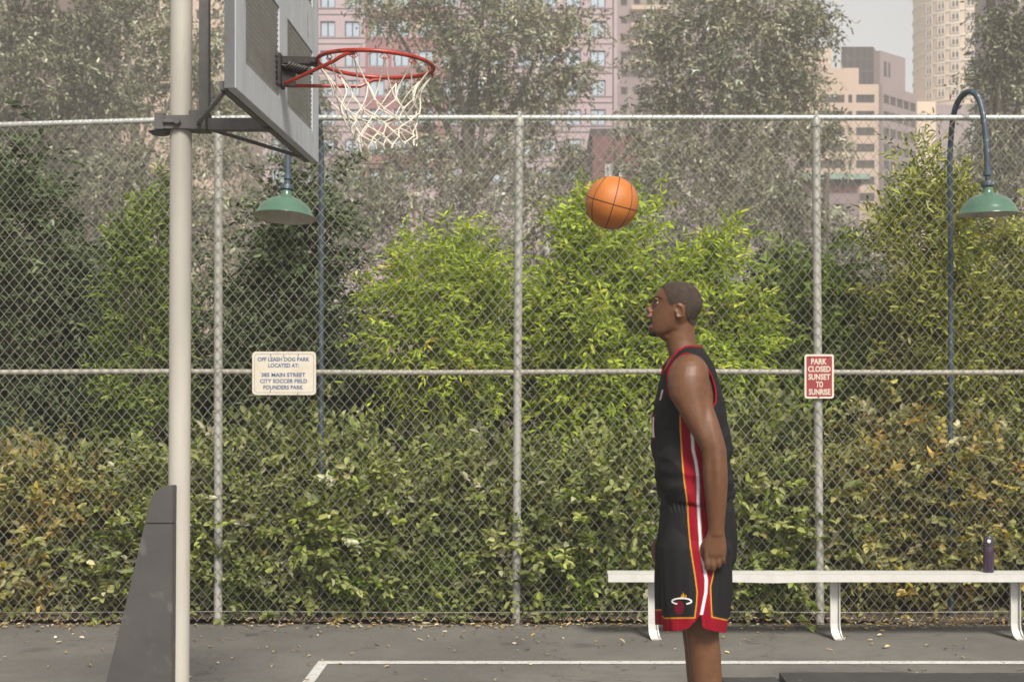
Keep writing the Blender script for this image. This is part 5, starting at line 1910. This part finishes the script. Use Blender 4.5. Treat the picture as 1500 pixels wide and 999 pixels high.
pxt, pyt, _ = pxy(sc2, False)
hl = np.where(dy > .0, np.where(pxt < 990, 893, 897), hl)
pyh = np.where(dy > 0, pyt, py)
hb = np.clip((pyh - hl) + .5, 0, 1)
stt = stt * (1 - hb)[:, None] + RED * hb[:, None]
yl = np.clip(1.2 - np.abs(pyh - hl), 0, 1) * ~((px > 1019) & (px < 1042) & (np.abs(dy) > .1))
stt = stt * (1 - yl)[:, None] + YEL * yl[:, None]
shorts = tinted('shorts', sc2, sf2, stt, M['cloth'], person, base)
sbv = BVHTree.FromPolygons(sc2.tolist(), sf2)
ring_a = np.linspace(-1.05, 4.2, 40)[::-1]
ringp = [(998.7 + 14.2 * math.cos(t), 880.3 - 4.4 * math.sin(t)) for t in np.linspace(math.radians(-62), math.radians(242), 40)]
bp2 = [(994.8 + 7.4 * math.cos(t), 889.5 + 10.5 * math.sin(t)) for t in np.linspace(0, 2 * math.pi, 24, endpoint=False)]
DRED = np.array([.105, .004, .016])
ballp = ([(994.8, 889.5)] + [(994.8 + (p[0] - 994.8) * .5, 889.5 + (p[1] - 889.5) * .5) for p in bp2] + bp2,
         [(0, 1 + i, 1 + (i + 1) % 24) for i in range(24)] + [(1 + i, 25 + i, 25 + (i + 1) % 24, 1 + (i + 1) % 24) for i in range(24)])
fl = []
for (x0, y0, x1, y1, w_) in ((997, 876, 999.5, 869.5, 1.6), (1000.5, 876, 1001, 867, 1.8), (1003.5, 876, 1005, 870, 1.4)):
    t = np.linspace(0, 1, 6)
    fl.append((*strip2([(x0 + (x1 - x0) * q + .8 * math.sin(q * 4), y0 + (y1 - y0) * q) for q in t], w_ * (1 - t * .9)), YEL))
emboss([(*ballp, DRED)] + fl, sbv, 'emblem_ball', shorts, 'side', .002)
emboss([(*strip2(ringp, 1.15), WHT)], sbv, 'emblem_ring', shorts, 'side', .0035)
# shoes, below the frame of the photo
for sg, dx in ((-1, 0), (1, -5)):
    mb = MB()
    c = sg * .108
    mb.add(*loft([(1168, 1021 + dx, 1056 + dx, .043, c), (1182, 1014 + dx, 1059 + dx, .048, c), (1190, 990 + dx, 1061 + dx, .053, c), (1197, 966 + dx, 1062 + dx, .056, c), (1203, 961 + dx, 1063 + dx, .058, c), (1205.8, 962 + dx, 1062 + dx, .057, c)], n=28, ex=2.5))
    v, f = mb.data()
    tinted('shoe', v, f, np.tile(np.array([.05, .05, .055]), (len(v), 1)), M['cloth'], person, base)

# ------------------------------------------------------------------ fallen leaves
r = np.random.default_rng(91)
n1, n2, n3 = 900, 260, 420
xx = np.concatenate([r.uniform(-5, 5, n1), r.uniform(-5, 5, n2), r.choice([-3.6, -.55, 2.1, 3.2, .5], n3) + r.normal(0, .42, n3)])
yy = np.concatenate([YF + .02 - np.abs(r.normal(0, .13, n1)), YF - .2 - r.exponential(.75, n2), YF - .02 - np.abs(r.normal(0, .09, n3))])
zz = np.where(yy < YF - .05, .006, .03) + r.uniform(0, .01, len(xx))
n = len(xx)
dd = r.normal(0, 1, (n, 3))
dd[:, 2] *= .12
nn = np.array([0, 0, 1.0]) + r.normal(0, .25, (n, 3))
LIT = [(.36, .25, .11, 3), (.46, .36, .20, 3), (.26, .15, .06, 2), (.52, .46, .34, 2), (.42, .27, .04, 1)]
o = leaf_mesh('fallen_leaves', np.stack([xx, yy, zz], 1), dd, nn, r.uniform(.018, .055, n), r.uniform(.010, .026, n), pick_tint(r, n, LIT), M['litter'])
struct(o, 'stuff')

# ------------------------------------------------------------------ haze
hz = MB().box((-260, -16, -1.2), (260, 275, 92)).build('haze', [])
hm = bpy.data.materials.new('haze')
hm.use_nodes = True
hn = hm.node_tree
hn.nodes.clear()
out = hn.nodes.new('ShaderNodeOutputMaterial')
pv = hn.nodes.new('ShaderNodeVolumePrincipled')
pv.inputs['Color'].default_value = (.97, .95, .92, 1)
pv.inputs['Density'].default_value = .0018
pv.inputs['Anisotropy'].default_value = 0.0
hn.links.new(pv.outputs[0], out.inputs['Volume'])
hz.data.materials.append(hm)
struct(hz, 'stuff')
